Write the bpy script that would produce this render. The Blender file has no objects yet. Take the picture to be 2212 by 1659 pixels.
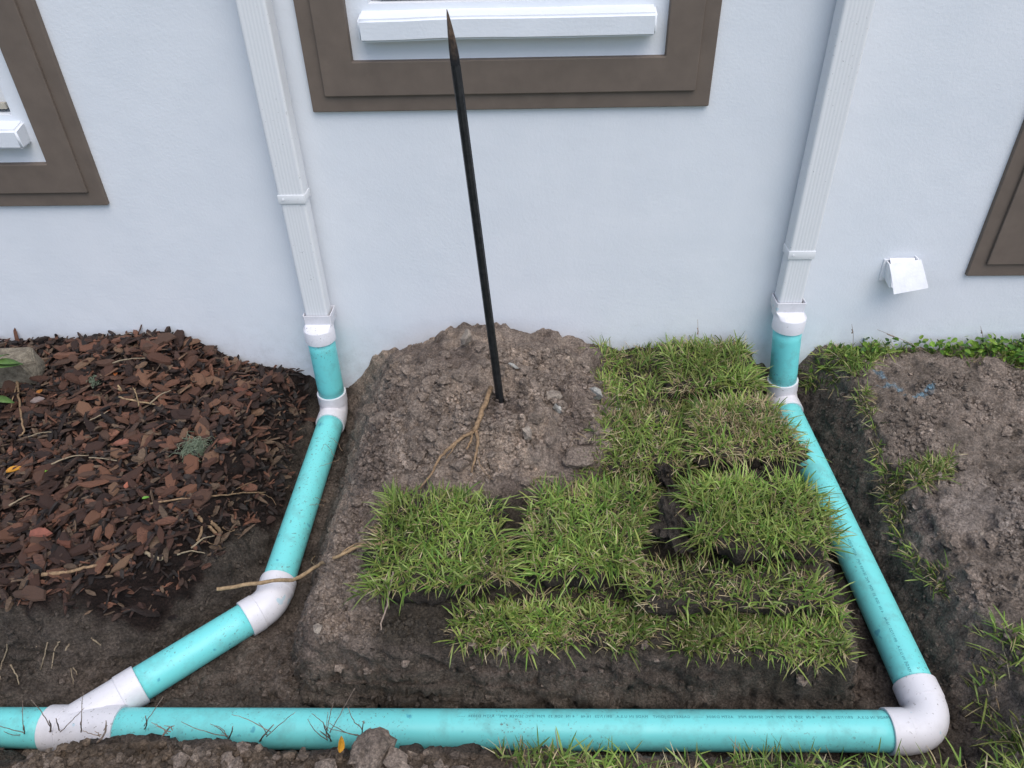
import bpy, bmesh, math, random
import numpy as np
from mathutils import Vector, Matrix

random.seed(7)
RNG = np.random.default_rng(11)
S = bpy.context.scene
COL = S.collection

# ------------------------------------------------------------------ camera
cam_d = bpy.data.cameras.new('camera')
cam = bpy.data.objects.new('camera', cam_d)
COL.objects.link(cam)
S.camera = cam
cam_d.sensor_width = 36.0
cam_d.lens = 36.0 * 1600.0 / 2212.0
cam_d.clip_start = 0.02
cam_d.clip_end = 400.0
_p, _r, _y = math.radians(36.57), math.radians(1.67), math.radians(-2.58)
fwd = Vector((math.sin(_y) * math.cos(_p), math.cos(_y) * math.cos(_p), -math.sin(_p)))
rt = Vector((math.cos(_y), -math.sin(_y), 0))
up = rt.cross(fwd)
RT = rt * math.cos(_r) - up * math.sin(_r)
UP = rt * math.sin(_r) + up * math.cos(_r)
M = Matrix((RT, UP, -fwd)).transposed().to_4x4()
M.translation = Vector((0, -2.56, 1.67))
cam.matrix_world = M

# ------------------------------------------------------------------ sky and sun (overcast day, light from the upper right)
SUN_EL, SUN_AZ = 62.0, 34.0          # azimuth: degrees from the outward wall normal (-y) towards +x
world = bpy.data.worlds.new('World')
S.world = world
world.use_nodes = True
wn = world.node_tree
for n in list(wn.nodes):
    wn.nodes.remove(n)
w_out = wn.nodes.new('ShaderNodeOutputWorld')
w_bg = wn.nodes.new('ShaderNodeBackground')
w_sky = wn.nodes.new('ShaderNodeTexSky')
w_sky.sky_type = 'NISHITA'
w_sky.sun_disc = False
w_sky.sun_elevation = math.radians(SUN_EL)
w_sky.air_density = 1.0
w_sky.dust_density = 2.0
w_sky.ozone_density = 1.0
_d = Vector((math.sin(math.radians(SUN_AZ)) * math.cos(math.radians(SUN_EL)),
             -math.cos(math.radians(SUN_AZ)) * math.cos(math.radians(SUN_EL)),
             math.sin(math.radians(SUN_EL))))          # towards the sun
w_sky.sun_rotation = math.atan2(_d.x, _d.y)
w_bg.inputs['Strength'].default_value = 0.15
wn.links.new(w_sky.outputs[0], w_bg.inputs[0])
wn.links.new(w_bg.outputs[0], w_out.inputs[0])
sun_d = bpy.data.lights.new('sun', 'SUN')
sun_d.energy = 1.5
sun_d.angle = math.radians(60)
sun_d.color = (1.0, 0.965, 0.92)
sun = bpy.data.objects.new('sun', sun_d)
COL.objects.link(sun)
sun.rotation_euler = (-_d).to_track_quat('-Z', 'Y').to_euler()
S.view_settings.view_transform = 'Standard'
S.view_settings.look = 'None'
S.view_settings.gamma = 1.0
S.view_settings.exposure = 0.40
S.view_settings.use_curve_mapping = False


# ------------------------------------------------------------------ numeric helpers
#TERRAIN-BEGIN
def _hash(ix, iy, seed):
    h = (ix.astype(np.int64) * 374761393 + iy.astype(np.int64) * 668265263 + seed * 1274126177) & 0xffffffff
    h = ((h ^ (h >> 13)) * 1274126177) & 0xffffffff
    return ((h ^ (h >> 16)) & 0xffff) / 65535.0


def vnoise(x, y, seed=0):
    x = np.asarray(x, float); y = np.asarray(y, float)
    ix = np.floor(x); iy = np.floor(y)
    fx = x - ix; fy = y - iy
    fx = fx * fx * fx * (fx * (fx * 6 - 15) + 10); fy = fy * fy * fy * (fy * (fy * 6 - 15) + 10)
    a = _hash(ix, iy, seed); b = _hash(ix + 1, iy, seed)
    c = _hash(ix, iy + 1, seed); d = _hash(ix + 1, iy + 1, seed)
    return (a + (b - a) * fx) * (1 - fy) + (c + (d - c) * fx) * fy - 0.5


def fbm(x, y, f, octv=4, seed=0, gain=0.5):
    t = 0; a = 1.0
    for o in range(octv):
        t = t + a * vnoise(x * f + 17.3 * o, y * f - 9.1 * o, seed + o * 7)
        f *= 2.03; a *= gain
    return t


def sdist(x, y, poly):
    """distance outside (+) / inside (-) a polygon, vectorised"""
    x = np.asarray(x, float); y = np.asarray(y, float)
    d2 = np.full(x.shape, 1e9); ins = np.zeros(x.shape, bool)
    n = len(poly)
    for i in range(n):
        ax, ay = poly[i][:2]; bx, by = poly[(i + 1) % n][:2]
        ex, ey = bx - ax, by - ay
        t = np.clip(((x - ax) * ex + (y - ay) * ey) / (ex * ex + ey * ey + 1e-12), 0, 1)
        d2 = np.minimum(d2, (x - ax - t * ex) ** 2 + (y - ay - t * ey) ** 2)
        if ay != by:
            c = ((ay > y) != (by > y)) & (x < (bx - ax) * (y - ay) / (by - ay) + ax)
            ins ^= c
    d = np.sqrt(d2)
    return np.where(ins, -d, d)


def sstep(a, b, t):
    t = np.clip((t - a) / (b - a), 0, 1)
    return t * t * (3 - 2 * t)


# plan outlines of the ground that was left standing around the trenches
MULCH = [(-9, 0.3), (-1.02, 0.3), (-0.976, -0.028), (-0.995, -0.150), (-0.987, -0.383), (-0.964, -0.632), (-1.022, -0.858),
         (-1.086, -1.028), (-1.186, -1.181), (-1.395, -1.217), (-1.581, -1.268), (-2.2, -1.30), (-9, -1.34)]
ISLAND = [(-0.80, 0.3), (-0.80, -0.03), (-0.738, -0.165), (-0.732, -0.520), (-0.718, -0.804), (-0.706, -1.035), (-0.686, -1.250), (-0.655, -1.328), (-0.433, -1.350),
          (-0.084, -1.358), (0.422, -1.370), (0.728, -1.385), (0.839, -1.403), (0.887, -1.194), (0.913, -0.838), (0.888, -0.465), (0.881, -0.195), (0.86, 0.3)]
RIGHT = [(1.10, 0.3), (1.10, -.02), (1.135, -0.087), (1.174, -0.282), (1.193, -0.423), (1.165, -0.661), (1.164, -0.926), (1.201, -1.238), (1.189, -1.391), (1.190, -1.539), (1.179, -1.609),
         (1.6, -1.9), (9, -1.9), (9, 0.3)]
NEAR = [(-9, -1.66), (-1.347, -1.637), (-0.994, -1.627), (-0.781, -1.636), (-0.641, -1.649), (-0.460, -1.640), (-0.131, -1.636), (0.264, -1.636), (0.847, -1.647), (1.010, -1.647), (1.151, -1.632), (1.5, -1.66), (9, -1.7),
        (9, -30), (-9, -30)]
WALLX = [-9, -2.4, -2.145, -1.965, -1.758, -1.558, -1.433, -1.30, -1.19, -1.036, -0.9]
WALLZ = [0.0, 0.0, 0.005, 0.008, 0.03, 0.045, 0.004, -0.085, -0.125, -0.155, -0.2]
MOUND_C = (-0.24, -0.36)


RUNS = [([(-0.876, -.15, -.295), (-0.872, -1.074, -0.322), (-1.355, -1.496, -0.325)], 1.7, .088), ([(-2.063, -1.505, -0.325), (1.083, -1.470, -0.325)], 7.0, .07), ([(1.083, -1.470, -0.325), (1.006, -.15, -.245)], 1.9, .080)]


def pdist(x, y, line):
    bd = np.full(np.shape(x), 1e9); bz = np.zeros(np.shape(x))
    for (ax, ay, az), (bx, by, bz_) in zip(line[:-1], line[1:]):
        ex, ey = bx - ax, by - ay
        t = np.clip(((x - ax) * ex + (y - ay) * ey) / (ex * ex + ey * ey), 0, 1)
        d = np.hypot(x - ax - t * ex, y - ay - t * ey)
        m = d < bd
        bd = np.where(m, d, bd); bz = np.where(m, az + t * (bz_ - az), bz)
    return bd, bz


def grade(x, y):
    return -0.045 + 0.07 * np.maximum(y, -2.2)


def mound(x, y):
    dx = (x - MOUND_C[0]); dy = (y - MOUND_C[1])
    rx = np.where(dx < 0, 0.52, 0.66); ry = np.where(dy > 0, 0.55, 0.56)
    d = np.sqrt((dx / rx) ** 2 + (dy / ry) ** 2) + 0.22 * fbm(x, y, 4.0, 3, 5)
    h = np.where(d < 1, (1 - d), 0)
    return 0.185 * (1 - np.exp(-1.1 * h)) / (1 - math.exp(-1.1)) * sstep(0, .25, h + .02)


def terrain(x, y, fine=True):
    x = np.asarray(x, float); y = np.asarray(y, float)
    g = grade(x, y) + 0.02 * fbm(x, y, 1.4, 3, 3)
    w = 0.05 * fbm(x, y, 5.0, 3, 21) + 0.022 * fbm(x, y, 22.0, 3, 22)          # ragged edges
    fl = -0.385 + 0.02 * fbm(x, y, 3.0, 4, 31)
    fl = fl + 0.20 * sstep(-.17, 0.0, y) + 0.06 * sstep(0.6, 0.9, x) * sstep(-1.3, -.2, y)
    # mulch bed
    wz = np.interp(x, WALLX, WALLZ)
    tm = wz + (g + 0.012 - wz) * sstep(0, 0.55, -y) + 0.02 * fbm(x, y, 6.0, 3, 41)
    dm = sdist(x, y, MULCH) + w
    slope_m = 0.62 + 0.55 * sstep(-1.0, -.2, y)
    zm = tm - slope_m * np.maximum(dm, 0) - 0.10 * sstep(0.0, 0.09, dm)
    # island with the spoil mound
    ti = g + mound(x, y)
    di = sdist(x, y, ISLAND) + 0.55 * w
    zi = ti - 3.4 * np.maximum(di, 0) - 0.015 * sstep(-.03, 0, di)
    # right-hand ground
    tr = g + 0.045 * np.exp(-((x - 1.62) / .40) ** 2 - ((y + .33) / .24) ** 2) + 0.03 * np.exp(-((x - 1.7) / .4) ** 2 - ((y + 1.0) / .3) ** 2)
    dr = sdist(x, y, RIGHT) + 0.8 * w
    zr = tr - 1.0 * np.maximum(dr, 0) - 0.07 * sstep(0.0, 0.06, dr)
    # near rim
    tn = g + 0.02 + 0.045 * sstep(0.3, -0.2, x) * np.exp(-((y + 1.76) / .14) ** 2) + 0.015 * fbm(x, y, 7, 3, 51) * sstep(.3, -.2, x)
    dn = sdist(x, y, NEAR) + 0.5 * w
    zn = tn - 2.4 * np.maximum(dn, 0) - 0.02 * sstep(-.05, 0, dn)
    z = np.maximum(np.maximum(zm, zi), np.maximum(zr, zn))
    z = np.maximum(z, fl)
    # dug clear around the pipes
    for q, sl, cl in RUNS:
        d, pzc = pdist(x, y, q)
        z = np.minimum(z, pzc - 0.052 + sl * np.maximum(d - cl + 0.5 * w, 0))
    if fine:
        soil = 1 - 0.75 * sstep(0.02, -0.06, dm)
        z = z + soil * (0.020 * fbm(x, y, 11, 3, 61) + 0.020 * fbm(x, y, 30, 3, 62, .6))
        lump = np.abs(fbm(x, y, 38, 2, 63))
        mnd = sstep(0.0, .05, mound(x, y)) * (di < .03)
        pat = sstep(-.12, .2, fbm(x, y, 5, 2, 68))
        z = z + mnd * (0.034 * pat * (0.35 - lump) + 0.034 * fbm(x, y, 9, 2, 66) + 0.016 * np.maximum(fbm(x, y, 21, 2, 67) - .05, 0) * 2) + (dn < 0) * (x < .1) * 0.028 * (0.3 - lump)
        z = z + (dr < 0.0) * 0.015 * (0.3 - lump)
        # shovel marks on the cut faces
        cut = sstep(0, .02, di) * sstep(.2, .1, di) * (y < -1.2)
        z = z + cut * 0.012 * np.sin(z * 130 + 4 * fbm(x, y, 6, 2, 71))
    return z


#TERRAIN-END
# ------------------------------------------------------------------ object helpers
def lin(r, g, b):
    f = lambda c: c / 12.92 if c <= 0.04045 else ((c + 0.055) / 1.055) ** 2.4
    return (f(r / 255), f(g / 255), f(b / 255))


def obj(name, verts, faces, mat, parent=None, smooth=False, col=None, mats=None, fmat=None):
    me = bpy.data.meshes.new(name)
    me.from_pydata([tuple(v) for v in verts] if not isinstance(verts, list) else verts, [], faces if isinstance(faces, list) else faces.tolist())
    if col is not None:
        a = me.color_attributes.new('Col', 'FLOAT_COLOR', 'POINT')
        c4 = np.ones((len(me.vertices), 4), np.float32)
        c4[:, :3] = np.asarray(col, np.float32)
        a.data.foreach_set('color', c4.ravel())
    if smooth:
        me.polygons.foreach_set('use_smooth', [True] * len(me.polygons))
    me.materials.append(mat)
    me.update()
    o = bpy.data.objects.new(name, me)
    COL.objects.link(o)
    if parent is not None:
        o.parent = parent
    return o


def empty(name, loc=(0, 0, 0)):
    e = bpy.data.objects.new(name, None)
    e.empty_display_size = 0.05
    e.location = loc
    COL.objects.link(e)
    return e


def tag(o, label=None, cat=None, group=None, kind=None):
    if label: o['label'] = label
    if cat: o['category'] = cat
    if group: o['group'] = group
    if kind: o['kind'] = kind
    return o


def ter(x, y):
    return float(terrain(np.array([x]), np.array([y]))[0])


def box_vf(x0, x1, y0, y1, z0, z1, bev=0.0):
    bm = bmesh.new()
    bmesh.ops.create_cube(bm, size=1.0)
    for v in bm.verts:
        v.co = Vector(((x0 + x1) / 2 + v.co.x * (x1 - x0), (y0 + y1) / 2 + v.co.y * (y1 - y0), (z0 + z1) / 2 + v.co.z * (z1 - z0)))
    if bev > 0:
        bmesh.ops.bevel(bm, geom=bm.edges[:], offset=bev, segments=2, affect='EDGES', profile=0.5)
    bm.verts.index_update()
    V = [tuple(v.co) for v in bm.verts]
    F = [[v.index for v in f.verts] for f in bm.faces]
    bm.free()
    return V, F


def merge(*parts):
    V, F = [], []
    for v, f in parts:
        o = len(V)
        V += [tuple(p) for p in v]
        F += [[i + o for i in q] for q in f]
    return V, F


def ring_loft(rings, close_start=False, close_end=False):
    """rings: list of equal-length closed rings of points"""
    n = len(rings[0])
    V = [tuple(p) for r in rings for p in r]
    F = []
    for k in range(len(rings) - 1):
        for i in range(n):
            j = (i + 1) % n
            F.append([k * n + i, k * n + j, (k + 1) * n + j, (k + 1) * n + i])
    if close_start: F.append(list(range(n))[::-1])
    if close_end: F.append([(len(rings) - 1) * n + i for i in range(n)])
    return V, F


def sweep(path, radii, n=24, caps=True, twist=None):
    """circular rings along a 3-D path with parallel-transported frames"""
    P = [Vector(p) for p in path]
    if not hasattr(radii, '__len__'): radii = [radii] * len(P)
    T = []
    for i in range(len(P)):
        a = P[max(i - 1, 0)]; b = P[min(i + 1, len(P) - 1)]
        d = (b - a)
        T.append(d.normalized() if d.length > 1e-9 else (T[-1] if T else Vector((0, 0, 1))))
    ref = Vector((0, 0, 1)) if abs(T[0].z) < 0.9 else Vector((1, 0, 0))
    N = (ref - T[0] * ref.dot(T[0])).normalized()
    rings = []
    for i in range(len(P)):
        if i:
            N = (N - T[i] * N.dot(T[i]))
            N = N.normalized() if N.length > 1e-6 else T[i].orthogonal().normalized()
        B = T[i].cross(N)
        rings.append([P[i] + (N * math.cos(2 * math.pi * k / n) + B * math.sin(2 * math.pi * k / n)) * radii[i] for k in range(n)])
    return ring_loft(rings, caps, caps)


# ------------------------------------------------------------------ materials
def new_mat(name):
    m = bpy.data.materials.new(name)
    m.use_nodes = True
    nt = m.node_tree
    b = nt.nodes['Principled BSDF']
    return m, nt, b


def nd(nt, t, **kw):
    n = nt.nodes.new(t)
    for k, v in kw.items():
        if k in n.inputs: n.inputs[k].default_value = v
        else: setattr(n, k, v)
    return n


def tex_noise(nt, scale, detail=4, rough=0.55, vec=None):
    n = nd(nt, 'ShaderNodeTexNoise')
    n.inputs['Scale'].default_value = scale
    n.inputs['Detail'].default_value = detail
    n.inputs['Roughness'].default_value = rough
    if vec is not None: nt.links.new(vec, n.inputs['Vector'])
    return n.outputs['Fac']


def ramp(nt, fac, stops):
    r = nd(nt, 'ShaderNodeValToRGB')
    els = r.color_ramp.elements
    while len(els) < len(stops): els.new(0.5)
    for e, (p, c) in zip(els, stops):
        e.position = p
        e.color = (*c, 1) if len(c) == 3 else c
    nt.links.new(fac, r.inputs['Fac'])
    return r.outputs['Color']


def mixc(nt, a, b, fac, mode='MIX'):
    n = nd(nt, 'ShaderNodeMix', data_type='RGBA', blend_type=mode)
    for i, v in ((6, a), (7, b)):
        if isinstance(v, tuple): n.inputs[i].default_value = (*v, 1) if len(v) == 3 else v
        else: nt.links.new(v, n.inputs[i])
    if isinstance(fac, (int, float)): n.inputs[0].default_value = fac
    else: nt.links.new(fac, n.inputs[0])
    return n.outputs[2]


def mathn(nt, op, a, b=None):
    n = nd(nt, 'ShaderNodeMath', operation=op)
    for i, v in ((0, a), (1, b)):
        if v is None: continue
        if isinstance(v, (int, float)): n.inputs[i].default_value = v
        else: nt.links.new(v, n.inputs[i])
    return n.outputs[0]


def bump(nt, b, height, strength, dist):
    n = nd(nt, 'ShaderNodeBump')
    n.inputs['Strength'].default_value = strength
    n.inputs['Distance'].default_value = dist
    nt.links.new(height, n.inputs['Height'])
    nt.links.new(n.outputs[0], b.inputs['Normal'])
    return n


def objcoord(nt):
    return nd(nt, 'ShaderNodeTexCoord').outputs['Object']


def geocoord(nt):
    return nd(nt, 'ShaderNodeNewGeometry').outputs['Position']


# soil: colour from the vertex attribute (kind of soil), broken up by noise
def soil_mat(name, lo=0.66, hi=1.62, bstr=0.9, attr=True, base=None):
    m, nt, b = new_mat(name)
    pos = geocoord(nt)
    if attr:
        c = nd(nt, 'ShaderNodeAttribute', attribute_name='Col').outputs['Color']
    else:
        c = nd(nt, 'ShaderNodeRGB').outputs[0]
        nt.nodes[-1].outputs[0].default_value = (*base, 1)
    n1 = tex_noise(nt, 14, 6, 0.65, pos)
    n2 = tex_noise(nt, 130, 5, 0.7, pos)
    n3 = tex_noise(nt, 520, 3, 0.6, pos)
    v1 = ramp(nt, n1, [(0.3, (lo,) * 3), (0.7, (hi,) * 3)])
    v2 = ramp(nt, n2, [(0.28, (0.36,) * 3), (0.5, (1.0, 1.0, 1.0)), (0.70, (1.8,) * 3)])
    c = mixc(nt, c, v1, 1.0, 'MULTIPLY')
    c = mixc(nt, c, v2, 1.0, 'MULTIPLY')
    # scattered pale grains
    gr = ramp(nt, n3, [(0.66, (0, 0, 0)), (0.74, (1, 1, 1))])
    c = mixc(nt, c, lin(150, 138, 125), mathn(nt, 'MULTIPLY', gr, 0.35))
    nt.links.new(c, b.inputs['Base Color'])
    b.inputs['Roughness'].default_value = 0.95
    b.inputs['Specular IOR Level'].default_value = 0.25
    wv = nd(nt, 'ShaderNodeVectorMath', operation='ADD')
    nt.links.new(pos, wv.inputs[0])
    sc_ = nd(nt, 'ShaderNodeVectorMath', operation='SCALE')
    nzc = nd(nt, 'ShaderNodeTexNoise')
    nzc.inputs['Scale'].default_value = 60
    nt.links.new(pos, nzc.inputs['Vector'])
    nt.links.new(nzc.outputs['Color'], sc_.inputs[0]); sc_.inputs['Scale'].default_value = 0.02
    nt.links.new(sc_.outputs[0], wv.inputs[1])
    vo1 = nd(nt, 'ShaderNodeTexVoronoi'); vo1.inputs['Scale'].default_value = 75
    vo2 = nd(nt, 'ShaderNodeTexVoronoi'); vo2.inputs['Scale'].default_value = 190
    for vv in (vo1, vo2): nt.links.new(wv.outputs[0], vv.inputs['Vector'])
    crumb = mathn(nt, 'ADD', mathn(nt, 'MULTIPLY', vo1.outputs['Distance'], -0.75), mathn(nt, 'MULTIPLY', vo2.outputs['Distance'], -0.4))
    h = mathn(nt, 'ADD', mathn(nt, 'ADD', mathn(nt, 'MULTIPLY', n2, 1.0), mathn(nt, 'MULTIPLY', n3, 0.45)), mathn(nt, 'MULTIPLY', crumb, ramp(nt, n1, [(0.35, (0.25,) * 3), (0.6, (1.0,) * 3)])))
    bump(nt, b, h, bstr, 0.016)
    return m


M_SOIL = soil_mat('soil')
M_CLOD = soil_mat('clod_soil', attr=False, base=lin(136, 122, 110), bstr=0.8)
M_DARK = soil_mat('dark_humus', attr=False, base=lin(74, 67, 60), lo=.55, hi=1.5)


def stone_mat(name, c1, c2):
    m, nt, b = new_mat(name)
    pos = geocoord(nt)
    n1 = tex_noise(nt, 45, 6, 0.65, pos)
    n2 = tex_noise(nt, 260, 4, 0.6, pos)
    c = ramp(nt, n1, [(0.32, c1), (0.62, c2)])
    c = mixc(nt, c, ramp(nt, n2, [(0.3, (.55,) * 3), (0.6, (1.15,) * 3)]), 0.8, 'MULTIPLY')
    nt.links.new(c, b.inputs['Base Color'])
    b.inputs['Roughness'].default_value = 0.9
    bump(nt, b, mathn(nt, 'ADD', n1, mathn(nt, 'MULTIPLY', n2, .4)), 0.7, 0.006)
    return m


M_ROCK = stone_mat('pale_rock', lin(96, 86, 78), lin(160, 148, 134))
M_CONC = stone_mat('grey_concrete', lin(120, 118, 112), lin(178, 176, 168))
M_BLOCK = stone_mat('block_stone', lin(88, 80, 68), lin(136, 127, 110))


def attr_mat(name, rough=0.6, spec=0.3, trans=0.0, var=0.25, scale=60):
    m, nt, b = new_mat(name)
    c = nd(nt, 'ShaderNodeAttribute', attribute_name='Col').outputs['Color']
    n = tex_noise(nt, scale, 3, 0.6, geocoord(nt))
    c = mixc(nt, c, ramp(nt, n, [(0.3, (1 - var,) * 3), (0.7, (1 + var,) * 3)]), 1.0, 'MULTIPLY')
    nt.links.new(c, b.inputs['Base Color'])
    b.inputs['Roughness'].default_value = rough
    b.inputs['Specular IOR Level'].default_value = spec
    if trans > 0:
        t = nd(nt, 'ShaderNodeBsdfTranslucent')
        nt.links.new(c, t.inputs['Color'])
        mx = nd(nt, 'ShaderNodeMixShader')
        mx.inputs[0].default_value = trans
        nt.links.new(b.outputs[0], mx.inputs[1]); nt.links.new(t.outputs[0], mx.inputs[2])
        nt.links.new(mx.outputs[0], nt.nodes['Material Output'].inputs['Surface'])
    return m


M_GRASS = attr_mat('grass_blade', 0.55, 0.3, 0.28, 0.15)
M_LEAF = attr_mat('leaf', 0.5, 0.35, 0.25, 0.2, 120)


def bark_mat(name, use_random):
    m, nt, b = new_mat(name)
    co = objcoord(nt) if use_random else geocoord(nt)
    if use_random:
        r = nd(nt, 'ShaderNodeObjectInfo').outputs['Random']
        c = ramp(nt, r, [(0.0, lin(48, 33, 27)), (0.3, lin(74, 50, 39)), (0.5, lin(98, 66, 51)), (0.65, lin(84, 64, 52)), (0.8, lin(122, 83, 63)), (0.92, lin(126, 100, 77)), (1.0, lin(112, 68, 51))])
    else:
        c = nd(nt, 'ShaderNodeAttribute', attribute_name='Col').outputs['Color']
    mp = nd(nt, 'ShaderNodeMapping')
    mp.inputs['Scale'].default_value = (1.0, 3.0, 3.0)
    nt.links.new(co, mp.inputs['Vector'])
    n1 = tex_noise(nt, 70, 5, 0.65, mp.outputs[0])
    n2 = tex_noise(nt, 320, 3, 0.6, mp.outputs[0])
    c = mixc(nt, c, ramp(nt, n1, [(0.3, (.5,) * 3), (0.7, (1.4,) * 3)]), 1.0, 'MULTIPLY')
    nt.links.new(c, b.inputs['Base Color'])
    b.inputs['Roughness'].default_value = 0.72
    b.inputs['Specular IOR Level'].default_value = 0.4
    bump(nt, b, mathn(nt, 'ADD', n1, mathn(nt, 'MULTIPLY', n2, .5)), 0.8, 0.004)
    return m


M_BARK = bark_mat('bark_chip', True)
M_BARKS = bark_mat('bark_mass', False)


def wood_mat(name, c1, c2, sc=90):
    m, nt, b = new_mat(name)
    pos = geocoord(nt)
    n1 = tex_noise(nt, sc, 5, 0.6, pos)
    nt.links.new(ramp(nt, n1, [(0.3, c1), (0.68, c2)]), b.inputs['Base Color'])
    b.inputs['Roughness'].default_value = 0.8
    bump(nt, b, n1, 0.6, 0.002)
    return m


M_ROOT = wood_mat('root_wood', lin(92, 72, 52), lin(158, 130, 98))
M_STICK = wood_mat('stick_wood', lin(120, 98, 72), lin(172, 146, 110))
M_TWIG = wood_mat('twig_wood', lin(112, 96, 84), lin(164, 146, 130))
M_STRAW = wood_mat('dry_stem', lin(108, 94, 76), lin(160, 144, 118))


def pvc_mat(name, base, dirt, amount, rough=0.38, stain=None):
    m, nt, b = new_mat(name)
    pos = geocoord(nt)
    big = tex_noise(nt, 5, 3, 0.6, pos)
    sm = tex_noise(nt, 120, 4, 0.6, pos)
    spk = ramp(nt, sm, [(0.64 - 0.02 * amount, (0, 0, 0)), (0.70 - 0.02 * amount, (1, 1, 1))])
    zone = ramp(nt, big, [(0.40, (0, 0, 0)), (0.60, (1, 1, 1))])
    f1 = mathn(nt, 'MULTIPLY', mathn(nt, 'MULTIPLY', spk, zone), 0.75)
    film = tex_noise(nt, 16, 5, 0.65, pos)
    f2 = mathn(nt, 'MULTIPLY', ramp(nt, film, [(0.5, (0, 0, 0)), (0.8, (1, 1, 1))]), 0.22 * amount)
    c = mixc(nt, base, dirt, f2)
    c = mixc(nt, c, dirt, f1)
    if stain:
        st = tex_noise(nt, 26, 2, 0.5, pos)
        c = mixc(nt, c, stain, mathn(nt, 'MULTIPLY', ramp(nt, st, [(0.70, (0, 0, 0)), (0.74, (1, 1, 1))]), 0.5))
    nt.links.new(c, b.inputs['Base Color'])
    rr = ramp(nt, film, [(0.3, (rough - .06,) * 3), (0.7, (rough + .2,) * 3)])
    nt.links.new(rr, b.inputs['Roughness'])
    b.inputs['Specular IOR Level'].default_value = 0.45
    bump(nt, b, tex_noise(nt, 30, 2, 0.5, pos), 0.06, 0.003)
    return m


TEAL = (0.19, 0.70, 0.69)
M_TEAL = pvc_mat('teal_pvc', TEAL, lin(96, 88, 78), 1.8, 0.36, lin(20, 120, 160))
M_WPVC = pvc_mat('white_pvc', (0.74, 0.73, 0.76), lin(104, 94, 84), 0.9, 0.34, lin(150, 200, 215))
M_GUTTER = pvc_mat('white_aluminium', (0.76, 0.77, 0.78), lin(150, 150, 148), 0.05, 0.45)


def flat_mat(name, c, rough=0.5, metal=0.0, var=0.12, sc=40):
    m, nt, b = new_mat(name)
    n = tex_noise(nt, sc, 4, 0.6, geocoord(nt))
    nt.links.new(mixc(nt, c, ramp(nt, n, [(0.3, (1 - var,) * 3), (0.7, (1 + var,) * 3)]), 1.0, 'MULTIPLY'), b.inputs['Base Color'])
    b.inputs['Roughness'].default_value = rough
    b.inputs['Metallic'].default_value = metal
    bump(nt, b, tex_noise(nt, sc * 4, 3, 0.6, geocoord(nt)), 0.15, 0.002)
    return m


M_PRIMER = flat_mat('blue_primer', lin(24, 118, 160), 0.4)
M_PRINT = flat_mat('pipe_print', lin(58, 128, 140), 0.6)
M_VENT = flat_mat('vent_plastic', (0.80, 0.80, 0.82), 0.45, 0, .06)
M_VINYL = flat_mat('white_vinyl', (0.78, 0.78, 0.78), 0.4, 0, .05)
M_TRACK = flat_mat('window_track', lin(176, 168, 152), 0.6)
M_CAULK = flat_mat('old_caulk', lin(150, 156, 140), 0.7, 0, .35, 90)


def stucco_mat():
    m, nt, b = new_mat('white_stucco')
    pos = geocoord(nt)
    f1 = tex_noise(nt, 240, 3, 0.6, pos)
    f2 = tex_noise(nt, 95, 3, 0.55, pos)
    f3 = tex_noise(nt, 5, 3, 0.5, pos)
    c = ramp(nt, f3, [(0.3, (0.735, 0.765, 0.805)), (0.7, (0.775, 0.80, 0.835))])
    # rain-splash dirt: fine flecks that thin out with height
    sep = nd(nt, 'ShaderNodeSeparateXYZ')
    nt.links.new(pos, sep.inputs[0])
    hz = nd(nt, 'ShaderNodeMapRange')
    nt.links.new(sep.outputs['Z'], hz.inputs['Value'])
    hz.inputs['From Min'].default_value = -0.12; hz.inputs['From Max'].default_value = 0.22
    hz.inputs['To Min'].default_value = 1.0; hz.inputs['To Max'].default_value = 0.0
    fl = tex_noise(nt, 150, 4, 0.7, pos)
    flk = ramp(nt, fl, [(0.63, (0, 0, 0)), (0.70, (1, 1, 1))])
    c = mixc(nt, c, lin(112, 108, 100), mathn(nt, 'MULTIPLY', mathn(nt, 'MULTIPLY', flk, hz.outputs[0]), 0.75))
    smu = tex_noise(nt, 16, 5, 0.7, pos)
    c = mixc(nt, c, lin(150, 146, 138), mathn(nt, 'MULTIPLY', mathn(nt, 'MULTIPLY', ramp(nt, smu, [(0.45, (0, 0, 0)), (0.7, (1, 1, 1))]), mathn(nt, 'POWER', hz.outputs[0], 2.0)), 0.28))
    # a few grey scuffs
    sc = tex_noise(nt, 9, 5, 0.7, pos)
    c = mixc(nt, c, lin(150, 154, 156), mathn(nt, 'MULTIPLY', ramp(nt, sc, [(0.70, (0, 0, 0)), (0.78, (1, 1, 1))]), 0.5))
    nt.links.new(c, b.inputs['Base Color'])
    b.inputs['Roughness'].default_value = 0.7
    b.inputs['Specular IOR Level'].default_value = 0.3
    h = mathn(nt, 'ADD', mathn(nt, 'MULTIPLY', f1, 0.5), mathn(nt, 'ADD', mathn(nt, 'MULTIPLY', f2, 0.9), mathn(nt, 'MULTIPLY', tex_noise(nt, 12, 3, .5, pos), 2.0)))
    bump(nt, b, h, 0.15, 0.006)
    return m


M_STUCCO = stucco_mat()
M_TRIM = flat_mat('brown_trim_paint', lin(106, 94, 84), 0.75, 0, .1, 14)


def glass_mat():
    m, nt, b = new_mat('dark_window_glass')
    b.inputs['Base Color'].default_value = (0.012, 0.016, 0.024, 1)
    b.inputs['Roughness'].default_value = 0.06
    b.inputs['Specular IOR Level'].default_value = 0.5
    return m


M_GLASS = glass_mat()


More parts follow.
